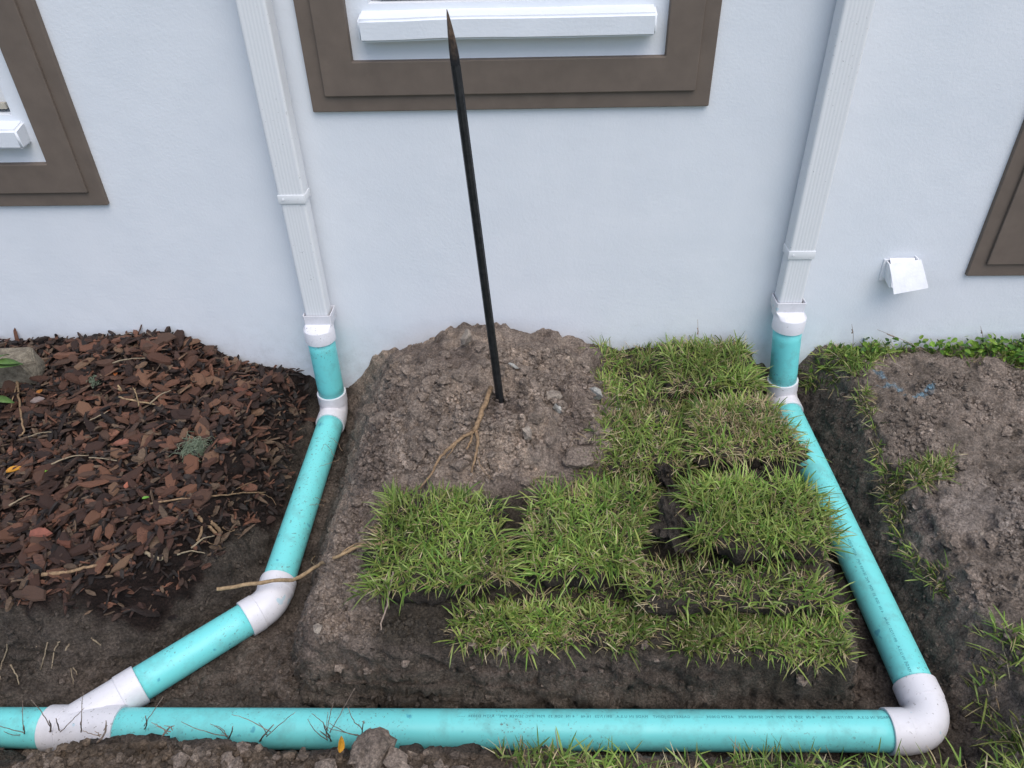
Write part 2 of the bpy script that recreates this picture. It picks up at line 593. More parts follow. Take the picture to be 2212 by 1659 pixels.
def bar_mat():
    m, nt, b = new_mat('blackened_steel')
    pos = geocoord(nt)
    n = tex_noise(nt, 55, 5, 0.65, pos)
    nt.links.new(ramp(nt, n, [(0.35, (0.008, 0.009, 0.011)), (0.72, (0.03, 0.03, 0.032))]), b.inputs['Base Color'])
    b.inputs['Roughness'].default_value = 0.42
    b.inputs['Metallic'].default_value = 0.3
    bump(nt, b, n, 0.3, 0.002)
    return m


def rust_mat():
    """bare, slightly rusty point running out into the black coating"""
    m, nt, b = new_mat('worn_rusty_steel')
    pos = geocoord(nt)
    n = tex_noise(nt, 80, 5, 0.65, pos)
    rust = ramp(nt, n, [(0.3, lin(46, 37, 31)), (0.55, lin(92, 72, 56)), (0.75, lin(118, 104, 92))])
    sep = nd(nt, 'ShaderNodeSeparateXYZ')
    nt.links.new(pos, sep.inputs[0])
    mr = nd(nt, 'ShaderNodeMapRange')
    nt.links.new(mathn(nt, 'ADD', sep.outputs['Z'], mathn(nt, 'MULTIPLY', n, 0.05)), mr.inputs['Value'])
    mr.inputs['From Min'].default_value = 1.215; mr.inputs['From Max'].default_value = 1.285
    nt.links.new(mixc(nt, (0.010, 0.010, 0.012), rust, mr.outputs[0]), b.inputs['Base Color'])
    b.inputs['Roughness'].default_value = 0.5
    b.inputs['Metallic'].default_value = 0.3
    bump(nt, b, n, 0.4, 0.002)
    return m


M_BAR, M_RUST = bar_mat(), rust_mat()

# ------------------------------------------------------------------ ground sheet
GX = np.concatenate([[-40, -24, -14, -9, -6, -4.2, -3.2, -2.7], np.arange(-2.4, 2.45, 0.0068), [2.7, 3.2, 4.2, 6, 9, 14, 24, 40]])
GY = np.concatenate([[-40, -26, -16, -10, -7, -5, -3.8, -3.0, -2.6, -2.35, -2.2], np.arange(-2.1, -1.52, 0.0068), np.arange(-1.52, -1.30, 0.0032), np.arange(-1.30, 0.06, 0.0068)])
XX, YY = np.meshgrid(GX, GY)
ZZ = terrain(XX, YY)
far = (np.abs(XX) > 2.5) | (YY < -2.15)
ZZ = np.where(far & (ZZ < -.3) & (YY < -2.15), grade(XX, YY), ZZ)


def soil_colour(x, y):
    """which kind of soil lies where (dry spoil, moist subsoil, humus, sand)"""
    n = fbm(x, y, 7, 4, 81)
    n2 = fbm(x, y, 26, 3, 82)
    dm = sdist(x, y, MULCH) + 0.06 * n
    di = sdist(x, y, ISLAND) + 0.03 * n
    dr = sdist(x, y, RIGHT) + 0.04 * n
    dn = sdist(x, y, NEAR) + 0.02 * n
    L = lambda *c: np.array(lin(*c))
    c = np.broadcast_to(L(106, 95, 86), x.shape + (3,)).copy()      # moist trench subsoil
    def put(mask, col):
        nonlocal c
        c = c * (1 - mask[..., None]) + np.asarray(col) * mask[..., None]
    put(sstep(-.05, .15, n), L(90, 81, 73))
    put(sstep(0.16, 0.02, dm) * 0.75, L(76, 69, 62))                # humus on the mulch-side bank
    put(sstep(0.01, -0.02, dm), L(40, 30, 26))                      # fines under the bark
    put(sstep(0.17, 0.05, dr) * .7, L(98, 89, 80))
    put(sstep(.02, -.02, di), L(76, 69, 60))                        # turf soil on the island
    put(sstep(.10, .04, di) * sstep(.0, .05, di) * .6, L(98, 88, 78))
    md = mound(x, y)
    dry = np.clip(sstep(0.0, 0.05, md) * sstep(.08, -.02, di) + sstep(-.42, -.52, x) * sstep(.05, -.02, di) * .85, 0, 1)
    put(dry, L(142, 128, 116))
    put(dry * sstep(0.05, .3, n) * .6, L(166, 147, 130))
    put(dry * sstep(-.05, -.3, n) * .7, L(112, 99, 90))
    put(sstep(.01, -.03, dr), L(128, 116, 105))
    put(sstep(.0, -.03, dr) * sstep(.0, .25, n), L(146, 132, 120))
    put(sstep(.0, -.03, dr) * np.exp(-((x - 1.42) / .24) ** 2 - ((y + .86) / .12) ** 2), L(142, 131, 122))   # sandy grey patch
    put(sstep(.0, -.03, dr) * sstep(0.1, -.05, y + .17 + .1 * n) * 0, L(60, 60, 40))
    put(sstep(.0, -.015, dn), L(108, 94, 80))
    put(sstep(.0, -.015, dn) * sstep(.0, .25, n2), L(122, 109, 97))
    put(sstep(-2.1, -2.3, y), L(78, 86, 52))
    # blue marking paint sprayed on the dirt
    for a, b in PAINT:
        ax, ay = a; bx, by = b
        ex, ey = bx - ax, by - ay
        t = np.clip(((x - ax) * ex + (y - ay) * ey) / (ex * ex + ey * ey), 0, 1)
        d = np.hypot(x - ax - t * ex, y - ay - t * ey)
        put(sstep(.016, .004, d) * sstep(.0, .10, fbm(x, y, 45, 2, 91)) * .6, L(120, 160, 180))
    return c


PAINT = [((1.269, -0.227), (1.351, -0.275)), ((1.368, -0.335), (1.418, -0.346)), ((1.436, -0.327), (1.509, -0.276)), ((1.353, -0.254), (1.391, -0.356)), ((1.312, -0.174), (1.336, -0.211)), ((1.452, -0.303), (1.411, -0.340))]
nx, ny = len(GX), len(GY)
idx = np.arange(nx * ny).reshape(ny, nx)
gf = np.stack([idx[:-1, :-1], idx[:-1, 1:], idx[1:, 1:], idx[1:, :-1]], -1).reshape(-1, 4)
# crumbly relief pushed out along the surface normal, so that the cut faces are rough too
gzy, gzx = np.gradient(ZZ, GY, GX)
gl = np.sqrt(1 + gzx ** 2 + gzy ** 2)
steep = 1 - 1 / gl
Q1, Q2 = XX + 0.9 * ZZ, YY + 1.4 * ZZ
rel = (0.30 + 0.9 * steep) * (0.022 * fbm(Q1, Q2, 24, 3, 401, .6) + 0.020 * (0.25 - np.abs(fbm(Q1 + .6 * ZZ, Q2 - 2.2 * ZZ, 15, 3, 402, .6))))
rel = np.where((np.abs(XX) > 2.42) | (YY < -2.12) | (YY > -.012), 0, rel)
gv = np.stack([XX - rel * gzx / gl, np.minimum(YY - rel * gzy / gl, np.maximum(YY, -.004)), ZZ + rel / gl], -1).reshape(-1, 3)
ground = obj('ground', gv.tolist(), gf, M_SOIL, smooth=True, col=soil_colour(XX, YY).reshape(-1, 3))
tag(ground, kind='structure')

# ------------------------------------------------------------------ house
house = empty('house', (0, 0, 0))
tag(house, 'white stucco house wall with brown window trim behind the trench', 'house')
WIN = [(-2.93, -1.587, 0.606), (-0.762, 0.566, 0.929), (1.621, 2.95, 0.285)]    # outer trim x0, x1, bottom
TRIM_H = 1.85
holes = []
for x0, x1, z0 in WIN:
    holes.append((x0 + 0.23, x1 - 0.23, z0 + 0.325, z0 + TRIM_H - 0.2))
xs = sorted({-6.0, 6.0, *[h[0] for h in holes], *[h[1] for h in holes]})
zs = sorted({-0.6, 3.0, *[h[2] for h in holes], *[h[3] for h in holes]})
parts = []
for i in range(len(xs) - 1):
    for k in range(len(zs) - 1):
        cx, cz = (xs[i] + xs[i + 1]) / 2, (zs[k] + zs[k + 1]) / 2
        if any(h[0] < cx < h[1] and h[2] < cz < h[3] for h in holes): continue
        parts.append(([(xs[i], 0, zs[k]), (xs[i + 1], 0, zs[k]), (xs[i + 1], 0, zs[k + 1]), (xs[i], 0, zs[k + 1])], [[0, 1, 2, 3]]))
for a, b, c, d in holes:                        # reveals
    D = 0.09
    parts.append(([(a, 0, c), (b, 0, c), (b, D, c), (a, D, c)], [[0, 1, 2, 3]]))
    parts.append(([(a, 0, d), (a, D, d), (b, D, d), (b, 0, d)], [[0, 1, 2, 3]]))
    parts.append(([(a, 0, c), (a, D, c), (a, D, d), (a, 0, d)], [[0, 1, 2, 3]]))
    parts.append(([(b, 0, c), (b, 0, d), (b, D, d), (b, D, c)], [[0, 1, 2, 3]]))
parts.append(([(-6, .2, -.6), (6, .2, -.6), (6, .2, 3), (-6, .2, 3)], [[3, 2, 1, 0]]))
parts.append(([(-6, 0, 3), (6, 0, 3), (6, .2, 3), (-6, .2, 3)], [[0, 1, 2, 3]]))
obj('wall', *merge(*parts), M_STUCCO, house)


def frame_vf(x0, x1, z0, z1, w, y0, y1):
    """a mitred rectangular frame, bevelled a little"""
    bm = bmesh.new()
    out = [(x0, z0), (x1, z0), (x1, z1), (x0, z1)]
    inn = [(x0 + w, z0 + w), (x1 - w, z0 + w), (x1 - w, z1 - w), (x0 + w, z1 - w)]
    v = [[bm.verts.new((p[0], y, p[1])) for p in ring] for y in (y0, y1) for ring in (out, inn)]
    fo, fi, bo, bi = v
    for i in range(4):
        j = (i + 1) % 4
        bm.faces.new((fo[i], fo[j], fi[j], fi[i]))
        bm.faces.new((bo[j], bo[i], bi[i], bi[j]))
        bm.faces.new((fo[j], fo[i], bo[i], bo[j]))
        bm.faces.new((fi[i], fi[j], bi[j], bi[i]))
    bmesh.ops.recalc_face_normals(bm, faces=bm.faces[:])
    bmesh.ops.bevel(bm, geom=bm.edges[:], offset=0.003, segments=2, affect='EDGES', profile=0.5)
    bm.verts.index_update()
    V = [tuple(p.co) for p in bm.verts]
    F = [[q.index for q in f.verts] for f in bm.faces]
    bm.free()
    return V, F


for wi, ((x0, x1, z0), h) in enumerate(zip(WIN, holes)):
    w = empty('window'); w.parent = house
    w['label'] = ['window at the left edge of the photo', 'window behind the upright digging bar', 'low window at the right edge of the photo'][wi]
    z1 = z0 + TRIM_H
    obj('outer_trim', *frame_vf(x0, x1, z0, z1, 0.085, -0.017, 0.004), M_TRIM, w)
    obj('inner_trim', *frame_vf(x0 + 0.052, x1 - 0.052, z0 + 0.053, z1 - 0.053, 0.107, -0.028, 0.003), M_TRIM, w)
    # sill: a plastered bar with a sloping top
    a, b = x0 + 0.200, x1 - 0.200
    zb, zt = z0 + 0.228, z0 + 0.292
    bm = bmesh.new()
    prof = [(0.006, zb), (-0.060, zb - .002), (-0.062, zt), (0.09, zt + .034), (0.09, zb)]
    vs = [[bm.verts.new((x, p[0], p[1])) for p in prof] for x in (a, b)]
    n = len(prof)
    for i in range(n):
        bm.faces.new((vs[0][i], vs[0][(i + 1) % n], vs[1][(i + 1) % n], vs[1][i]))
    bm.faces.new(vs[0][::-1]); bm.faces.new(vs[1])
    bmesh.ops.recalc_face_normals(bm, faces=bm.faces[:])
    bmesh.ops.bevel(bm, geom=bm.edges[:], offset=0.007, segments=3, affect='EDGES')
    bmesh.ops.subdivide_edges(bm, edges=[e for e in bm.edges if abs(e.verts[0].co.x - e.verts[1].co.x) > .5], cuts=24, use_grid_fill=True)
    for v in bm.verts:                          # hand-trowelled, slightly wavy
        v.co.z += 0.004 * float(fbm(np.array(v.co.x), np.array(v.co.y * 3), 4, 2, 77 + wi))
        v.co.y += 0.003 * float(fbm(np.array(v.co.x), np.array(v.co.z * 3), 5, 2, 87 + wi))
    bm.verts.index_update()
    obj('sill', [tuple(v.co) for v in bm.verts], [[q.index for q in f.verts] for f in bm.faces], M_STUCCO, w, True).data.set_sharp_from_angle(angle=math.radians(50))
    bm.free()
    a, b, c, d = h
    fr = obj('frame', *frame_vf(a + .002, b - .002, c + .02, d - .002, 0.055, 0.045, 0.085), M_VINYL, w)
    obj('track', *box_vf(a + .03, b - .03, 0.03, 0.044, c + .012, c + .034, .002), M_TRACK, fr)
    obj('rail', *box_vf(a + .058, b - .058, 0.05, 0.08, (c + d) / 2 - .025, (c + d) / 2 + .025, .003), M_VINYL, fr)
    obj('pane', *box_vf(a + .05, b - .05, 0.062, 0.068, c + .07, (c + d) / 2 - .024), M_GLASS, w)
    obj('pane', *box_vf(a + .05, b - .05, 0.062, 0.068, (c + d) / 2 + .024, d - .05), M_GLASS, w)
    obj('blind', *box_vf(a + .01, b - .01, 0.15, 0.155, c, d), M_TRACK, w)


# ------------------------------------------------------------------ downspouts
def downspout_section(xc, w, dpt, zlo, zhi, back, lean=0.0):
    """ribbed rectangular pipe: outline in plan, lofted upwards"""
    f = back - dpt
    pts = []
    hw = w / 2; r = 0.008
    def arc(cx, cy, a0, a1, k=4):
        return [(cx + r * math.cos(a0 + (a1 - a0) * i / k), cy + r * math.sin(a0 + (a1 - a0) * i / k)) for i in range(k + 1)]
    pts += arc(-hw + r, back - r, math.pi / 2, math.pi)
    pts += arc(-hw + r, f + r, math.pi, 1.5 * math.pi)
    nr = 6
    x_a, x_b = -hw + r + 0.004, hw - r - 0.004
    for i in range(nr):                         # pressed ribs on the face
        c = x_a + (i + .5) * (x_b - x_a) / nr
        q = (x_b - x_a) / nr * 0.5
        pts += [(c - q * .75, f), (c - q * .3, f + .0005), (c + q * .3, f + .0005), (c + q * .75, f)]
    pts += arc(hw - r, f + r, 1.5 * math.pi, 2 * math.pi)
    pts += arc(hw - r, back - r, 0, math.pi / 2)
    rings = []
    for k in range(7):
        z = zlo + (zhi - zlo) * k / 6
        rings.append([(xc + lean * (z - zlo) + p[0], p[1], z) for p in pts])
    return ring_loft(rings, True, True)


def strap(xc, w, dpt, z, back, h=0.032):
    o = 0.0013
    V = []
    f = back - dpt - o
    parts = [box_vf(xc - w / 2 - o, xc + w / 2 + o, f - .0015, f + .0015, z - h / 2, z + h / 2, .001),
             box_vf(xc - w / 2 - o, xc - w / 2 - o + .003, f - .001, back + .001, z - h / 2 + .0006, z + h / 2 - .0006, .0008),
             box_vf(xc + w / 2 + o - .003, xc + w / 2 + o, f - .001, back + .001, z - h / 2 + .0006, z + h / 2 - .0006, .0008)]
    return merge(*parts)


def make_downspout(label, xc, z_lo, z_strap, lean):
    d = empty('downspout', (xc, 0, z_lo))
    tag(d, label, 'downspout', 'white downspouts on the house wall')
    W_, D_ = 0.094, 0.070
    def add(name, vf, mat, smooth=False):
        V = [(v[0] - xc, v[1], v[2] - z_lo) for v in vf[0]]
        o_ = obj(name, V, vf[1], mat, d, True)
        o_.data.set_sharp_from_angle(angle=math.radians(60))
        return o_
    xs_ = xc + lean * (z_strap - z_lo)
    add('lower_section', downspout_section(xc, W_ - .005, D_ - .005, z_lo, z_strap + .03, -0.024, lean), M_GUTTER)
    add('upper_section', downspout_section(xs_, W_, D_, z_strap - .004, 3.0, -0.0215, 0.0), M_GUTTER)
    add('strap', strap(xs_, W_, D_, z_strap + .012, -0.0215), M_GUTTER)
    add('screw', sweep([(xs_ - .03, -.0215 - D_ - .006, z_strap + .012), (xs_ - .03, -.0215 - D_ - .002, z_strap + .012)], .0035, 8), M_GUTTER)
    return d


DS_L = make_downspout('ribbed white downspout left of the digging bar', -0.872, 0.105, 0.640, 0.0)
DS_R = make_downspout('ribbed white downspout beside the small wall vent cover', 0.956, 0.145, 0.405, 0.0)
# bead of old sealant where the right downspout meets the wall
cp = [(0.956 + .049, -.012, 0.70 - .012 * i) for i in range(24)]
cp = [(p[0] + .002 * math.sin(i * 1.7), p[1], p[2]) for i, p in enumerate(cp)]
cv = sweep(cp, [0.002 + .007 * max(0, 1 - i / 5) + .0015 * (i % 3) * .5 for i in range(24)], 6)
obj('sealant_bead', [(v[0] - 0.956, v[1], v[2] - 0.145) for v in cv[0]], cv[1], M_CAULK, DS_R, True)

# ------------------------------------------------------------------ drain pipes: all glued together, one thing
PR, FR = 0.0535, 0.0605
drain = empty('drain_pipe', (0, 0, 0))
tag(drain, 'teal drain pipe run with white fittings lying in the dug trench', 'pipe')
V3 = Vector
ZM = -0.325
LT, LE = V3((-0.873, -0.090, 0.075)), V3((-0.876, -0.092, -0.300))
L2 = V3((-0.872, -1.074, -0.322))
WYE = V3((-1.326, -1.496, -0.325))
MA, MB_ = V3((-2.063, -1.505, -0.325)), V3((1.083, -1.470, -0.325))
RTp, RE = V3((0.966, -0.090, 0.115)), V3((1.006, -0.094, -0.236))


def pipe(a, b, label=None, primer=(False, False)):
    d = (b - a); n = max(2, int(d.length / 0.05))
    V, F = sweep([a + d * i / n for i in range(n + 1)], PR, 40, True)
    o = obj('pipe_section', V, F, M_TEAL, drain, True)
    if label: o['label'] = label
    t = d.normalized()
    for k, p in ((0, a), (1, b)):
        if primer[k]:
            s = t if k == 0 else -t
            ang = t.orthogonal().normalized(); bi = t.cross(ang)
            r1, r2, m_ = [], [], 40
            for i in range(m_):
                q = (ang * math.cos(2 * math.pi * i / m_) + bi * math.sin(2 * math.pi * i / m_)) * (PR + .0007)
                ww = 0.005 + .003 * math.sin(i * .9) + random.uniform(-.001, .002)
                r1.append(p + q - s * .03); r2.append(p + q + s * ww)
            V, F = ring_loft([r1, r2])
            obj('primer_ring', V, F, M_PRIMER, o, True)
    return o


def elbow(c, a, b, R=0.075, sock=0.045, label=None, body=None):
    """fitting round corner c joining directions a (towards one pipe) and b (towards the other); returns the pipe ends"""
    a = a.normalized(); b = b.normalized()
    ang = a.angle(b)
    tl = R / math.tan(ang / 2)
    pa, pb = c + a * tl, c + b * tl
    bis = (a + b).normalized()
    cen = c + bis * (R / math.sin(ang / 2))
    va, vb = pa - cen, pb - cen
    tot = va.angle(vb); ax = va.cross(vb).normalized()
    arc = []
    for i in range(13):
        q = Matrix.Rotation(tot * i / 12, 3, ax) @ va
        arc.append(cen + q)
    br = body or FR - 0.0022
    path = [pa + a * sock, pa + a * (sock - .0015), pa + a * .002, pa + a * .0008]
    rad = [FR - .0012, FR, FR, br + .0004]
    for p in arc[1:-1]:
        path.append(p); rad.append(br)
    path += [pb + b * .0008, pb + b * .002, pb + b * (sock - .0015), pb + b * sock]
    rad += [br + .0004, FR, FR, FR - .0012]
    V, F = sweep(path, rad, 44, False)
    # annular end faces down to the pipe
    n = 44
    m = len(path)
    V = list(V)
    for k, (p, tdir) in ((0, (path[0], a)), (m - 1, (path[-1], b))):
        base = len(V)
        for i in range(n):
            v = Vector(V[k * n + i])
            V.append(tuple(p + (v - p).normalized() * (PR - .001) - tdir * .0003))
        for i in range(n):
            j = (i + 1) % n
            F.append([k * n + i, base + i, base + j, k * n + j])
    o = obj('elbow', V, F, M_WPVC, drain, True)
    o.data.set_sharp_from_angle(angle=math.radians(30))
    if label: o['label'] = label
    return o, pa + a * (sock - .02), pb + b * (sock - .02)


_, e1a, e1b = elbow(LE, LT - LE, L2 - LE, .050, .050, 'elbow below the left downspout')
_, e2a, e2b = elbow(L2, LE - L2, WYE - L2, .10, .045, 'elbow under the loose stick')
_, r1a, r1b = elbow(RE, RTp - RE, MB_ - RE, .050, .050, 'elbow below the right downspout')
_, r2a, r2b = elbow(MB_, RE - MB_, MA - MB_, .078, .055, 'large elbow at the front right corner')
# wye
wd = (MB_ - MA).normalized(); bd = (L2 - WYE).normalized()
wl, wr = WYE - wd * 0.060, WYE + wd * 0.150
wb = WYE + bd * 0.200


def sleeve(a, b, prof):
    """prof: list of (t along a->b in metres, radius)"""
    t = (b - a).normalized()
    return sweep([a + t * s for s, _ in prof], [r for _, r in prof], 44, False)


ml = (wr - wl).length
bl = (wb - WYE).length
v1 = sleeve(wl, wr, [(0, PR - .001), (.0002, FR - .0012), (.0015, FR), (.05, FR), (.0512, FR - .002), (ml - .0512, FR - .002), (ml - .05, FR), (ml - .0015, FR), (ml - .0002, FR - .0012), (ml, PR - .001)])
v2 = sleeve(WYE, wb, [(0, FR - .003), (bl - .058, FR - .0028), (bl - .055, FR), (bl - .0015, FR), (bl - .0002, FR - .0012), (bl, PR - .001)])
obj('wye_fitting', *merge(v1, v2), M_WPVC, drain, True).data.set_sharp_from_angle(angle=math.radians(30))
# straight lengths
pipe(LT, e1a, 'riser under the left downspout')
pipe(e1b, e2a, 'long length from the wall to the stick')
pipe(e2b, wb - bd * .02, None, (True, True))
pipe(MA, wl + wd * .02, None, (False, True))
main_pipe = pipe(wr - wd * .02, r2b, 'printed length along the front trench', (True, True))
right_pipe = pipe(r1b, r2a, 'length beside the stacked sod', (True, False))
pipe(RTp, r1a, 'riser under the right downspout', (False, False))


def adapter(top, axis_x, axis_y, z_round, z_end, xrect, yrect, label):
    """rectangular cup above, round collar below"""
    n = 64
    def rect(hw, hd, cx, cy, z, r=0.008):
        out = []
        for i in range(n):
            a = 2 * math.pi * i / n
            c, s = math.cos(a), math.sin(a)
            k = 1.0 / max(abs(c) / hw, abs(s) / hd)
            out.append((cx + c * k, cy + s * k, z))
        return out
    def circ(r, cx, cy, z):
        return [(cx + r * math.cos(2 * math.pi * i / n), cy + r * math.sin(2 * math.pi * i / n), z) for i in range(n)]
    hw, hd = 0.055, 0.042
    cx, cy = xrect, yrect
    zt = top
    rings = [rect(hw - .003, hd - .003, cx, cy, zt - .05), rect(hw - .003, hd - .003, cx, cy, zt - .001), rect(hw - .0015, hd - .0015, cx, cy, zt),
             rect(hw, hd, cx, cy, zt - .001), rect(hw - .001, hd - .001, cx, cy, zt - .040)]
    c_mid = circ(FR - .004, axis_x, axis_y, z_round + .006)
    r_mid = rect(hw - .002, hd - .002, cx, cy, zt - .044)
    rings.append([tuple(0.55 * np.array(p) + .45 * np.array(q)) for p, q in zip(r_mid, c_mid)])
    rings += [circ(FR - .0015, axis_x, axis_y, z_round + .001), circ(FR, axis_x, axis_y, z_round - .002), circ(FR, axis_x, axis_y, z_end + .001), circ(FR - .001, axis_x, axis_y, z_end), circ(PR - .001, axis_x, axis_y, z_end)]
    V, F = ring_loft(rings)
    o = obj('downspout_adapter', V, F, M_WPVC, drain, False)
    me = o.data
    me.polygons.foreach_set('use_smooth', [True] * len(me.polygons))
    me.set_sharp_from_angle(angle=math.radians(32))
    o['label'] = label
    return o


adapter(0.178, -0.873, -0.090, 0.118, 0.062, -0.868, -0.062, 'square-to-round adapter under the left downspout')
adapter(0.222, 0.967, -0.090, 0.160, 0.105, 0.957, -0.062, 'square-to-round adapter under the right downspout')


# printed text wrapped on the pipes
def pipe_text(body, a, b, ang, size, start, parent, flip):
    cu = bpy.data.curves.new('print_tmp', 'FONT')
    cu.body = body; cu.size = size
    cu.space_character = 1.15
    to = bpy.data.objects.new('print_tmp', cu)
    COL.objects.link(to)
    dg = bpy.context.evaluated_depsgraph_get()
    me = to.evaluated_get(dg).to_mesh()
    vs = [tuple(v.co) for v in me.vertices]
    fs = [list(p.vertices) for p in me.polygons]
    to.evaluated_get(dg).to_mesh_clear()
    bpy.data.objects.remove(to); bpy.data.curves.remove(cu)
    d = (b - a).normalized()
    side = Vector((0, 0, 1)).cross(d).normalized()          # horizontal, across the pipe
    upv = d.cross(side).normalized()
    if upv.z < 0: upv = -upv
    out = []
    L = (b - a).length
    for x, y, z in vs:
        s = start + (x if not flip else -x)
        th = ang + (y if not flip else -y) / PR
        rr = PR + 0.0004
        out.append(tuple(a + d * s + (side * math.cos(th) + upv * math.sin(th)) * rr))
    return obj('printed_text', out, fs, M_PRINT, parent)


TXT = 'MADE IN U.S.A.  09/17/25  16:46    4 IN  SDR 35  PSM  PVC SEWER PIPE   ASTM D3034  ------  GASKETED JOINT   '
pipe_text((TXT * 2)[:196], wr, MB_, math.radians(84), 0.0115, (r2b - wr).length - 0.02, main_pipe, True)
pipe_text(TXT[:104], r1b, r2a, math.radians(118), 0.011, (r2a - r1b).length - .03, right_pipe, True)

# ------------------------------------------------------------------ vent cover on the wall
vent = empty('vent_cover', (1.403, 0.000, 0.271))
tag(vent, 'small white plastic vent cover on the wall with its flap tilted open', 'vent cover')
vo = Vector(vent.location)


def vadd(name, V, F, mat=None):
    return obj(name, [tuple(Vector(v) - vo) for v in V], F, mat or M_VENT, vent)


def slab(q, th):
    """thin curved plate from a 4-corner patch (TL, TR, BR, BL)"""
    q = [Vector(p) for p in q]
    n = ((q[1] - q[0]).cross(q[3] - q[0])).normalized()
    if n.y > 0: n = -n
    N = 8
    V = []
    for side in (0, 1):
        for i in range(N + 1):
            for j in range(N + 1):
                s, t = j / N, i / N
                p = (q[0] * (1 - s) + q[1] * s) * (1 - t) + (q[3] * (1 - s) + q[2] * s) * t
                p = p + n * (0.003 * math.sin(math.pi * t) + .0015 * math.sin(s * 5)) - n * th * side
                V.append(p)
    F = []
    m = (N + 1) ** 2
    for i in range(N):
        for j in range(N):
            a = i * (N + 1) + j
            F.append([a, a + N + 1, a + N + 2, a + 1])
            F.append([m + a, m + a + 1, m + a + N + 2, m + a + N + 1])
    bd = [j for j in range(N)] + [i * (N + 1) + N for i in range(N)] + [N * (N + 1) + N - j for j in range(N)] + [(N - i) * (N + 1) for i in range(N)]
    for k in range(len(bd)):
        a, b = bd[k], bd[(k + 1) % len(bd)]
        F.append([a, b, m + b, m + a])
    return V, F


tl, tr_, br_, bl_ = (1.308, -0.036, 0.350), (1.420, -0.036, 0.368), (1.457, -0.082, 0.272), (1.330, -0.094, 0.253)
vadd('flap', *slab((tl, tr_, br_, bl_), .004))
tx, tz = tl[0], tl[2]
for cx0, top, bot in ((tl[0] + .003, tl, bl_), (tr_[0] - .007, tr_, br_)):
    pr = [(-.001, top[2] - .004), (top[1] + .004, top[2] - .004), (bot[1] + .012, bot[2] + .022), (bot[1] + .03, bot[2] + .012), (-.001, bot[2] + .020)]
    Vh = [(cx0 + dx + (.010 * k2 if cx0 < 1.4 else 0), p_[0], p_[1]) for dx in (0, .004) for k2, p_ in zip((0, 0, 1, 1, 1), pr)]
    vadd('hood_side', Vh, [[0, 1, 2, 3, 4], [9, 8, 7, 6, 5], [0, 5, 6, 1], [1, 6, 7, 2], [2, 7, 8, 3], [3, 8, 9, 4], [4, 9, 5, 0]])
vadd('base_plate', *box_vf(tl[0] - .006, tr_[0] + .002, -.006, -.0005, bl_[2] + .01, tl[2] + .002, .001))
for k in range(3):
    zz = bl_[2] + .035 + k * .028
    vadd('louver', [(tl[0] + .01, -.03, zz), (tr_[0] - .01, -.03, zz), (tr_[0] - .01, -.008, zz + .014), (tl[0] + .01, -.008, zz + .014),
                    (tl[0] + .01, -.03, zz + .002), (tr_[0] - .01, -.03, zz + .002), (tr_[0] - .01, -.008, zz + .016), (tl[0] + .01, -.008, zz + .016)],
         [[0, 1, 2, 3], [7, 6, 5, 4], [0, 4, 5, 1], [2, 6, 7, 3], [1, 5, 6, 2], [0, 3, 7, 4]])

# ------------------------------------------------------------------ digging bar
bb = Vector((-0.134, -0.522, 0.071)); bt = Vector((-0.230, -0.467, 1.314))
bdv = (bt - bb).normalized()
bar = empty('digging_bar', tuple(bb))
tag(bar, 'tall black steel digging bar stuck upright in the dirt mound', 'digging bar')
b0 = bb - bdv * 0.16
L_ = (bt - b0).length
npt = 18
path = [b0 + bdv * (L_ - .135) * i / npt for i in range(npt + 1)]
V, F = sweep([p - bb for p in path], [0.0142 - 0.0010 * i / npt for i in range(npt + 1)], 8)
obj('shaft', V, F, M_BAR, bar)
# chisel-like tip: keeps its width one way, draws down the other
tn_ = [(0.1355, 1, 1), (0.115, 1.0, 1.02), (0.09, .9, 1.0), (0.06, .68, .95), (0.035, .46, .8), (0.014, .26, .5), (0, .07, .12)]
sx = Vector((1, 0, 0)) - bdv * bdv.x; sx.normalize(); sy = bdv.cross(sx)
rings = []
for d_, a_, c_ in tn_:
    p = bt - bdv * d_ - bb
    off = -sx * 0.004 * (1 - a_)
    rings.append([p + off + sx * (0.0133 * a_ * math.cos(math.pi * k / 4 + .39)) + sy * (0.0133 * c_ * math.sin(math.pi * k / 4 + .39)) for k in range(8)])
V, F = ring_loft(rings, True, True)
tip = obj('tip', V, F, M_RUST, bar)
tip['label'] = 'worn brown pointed tip'


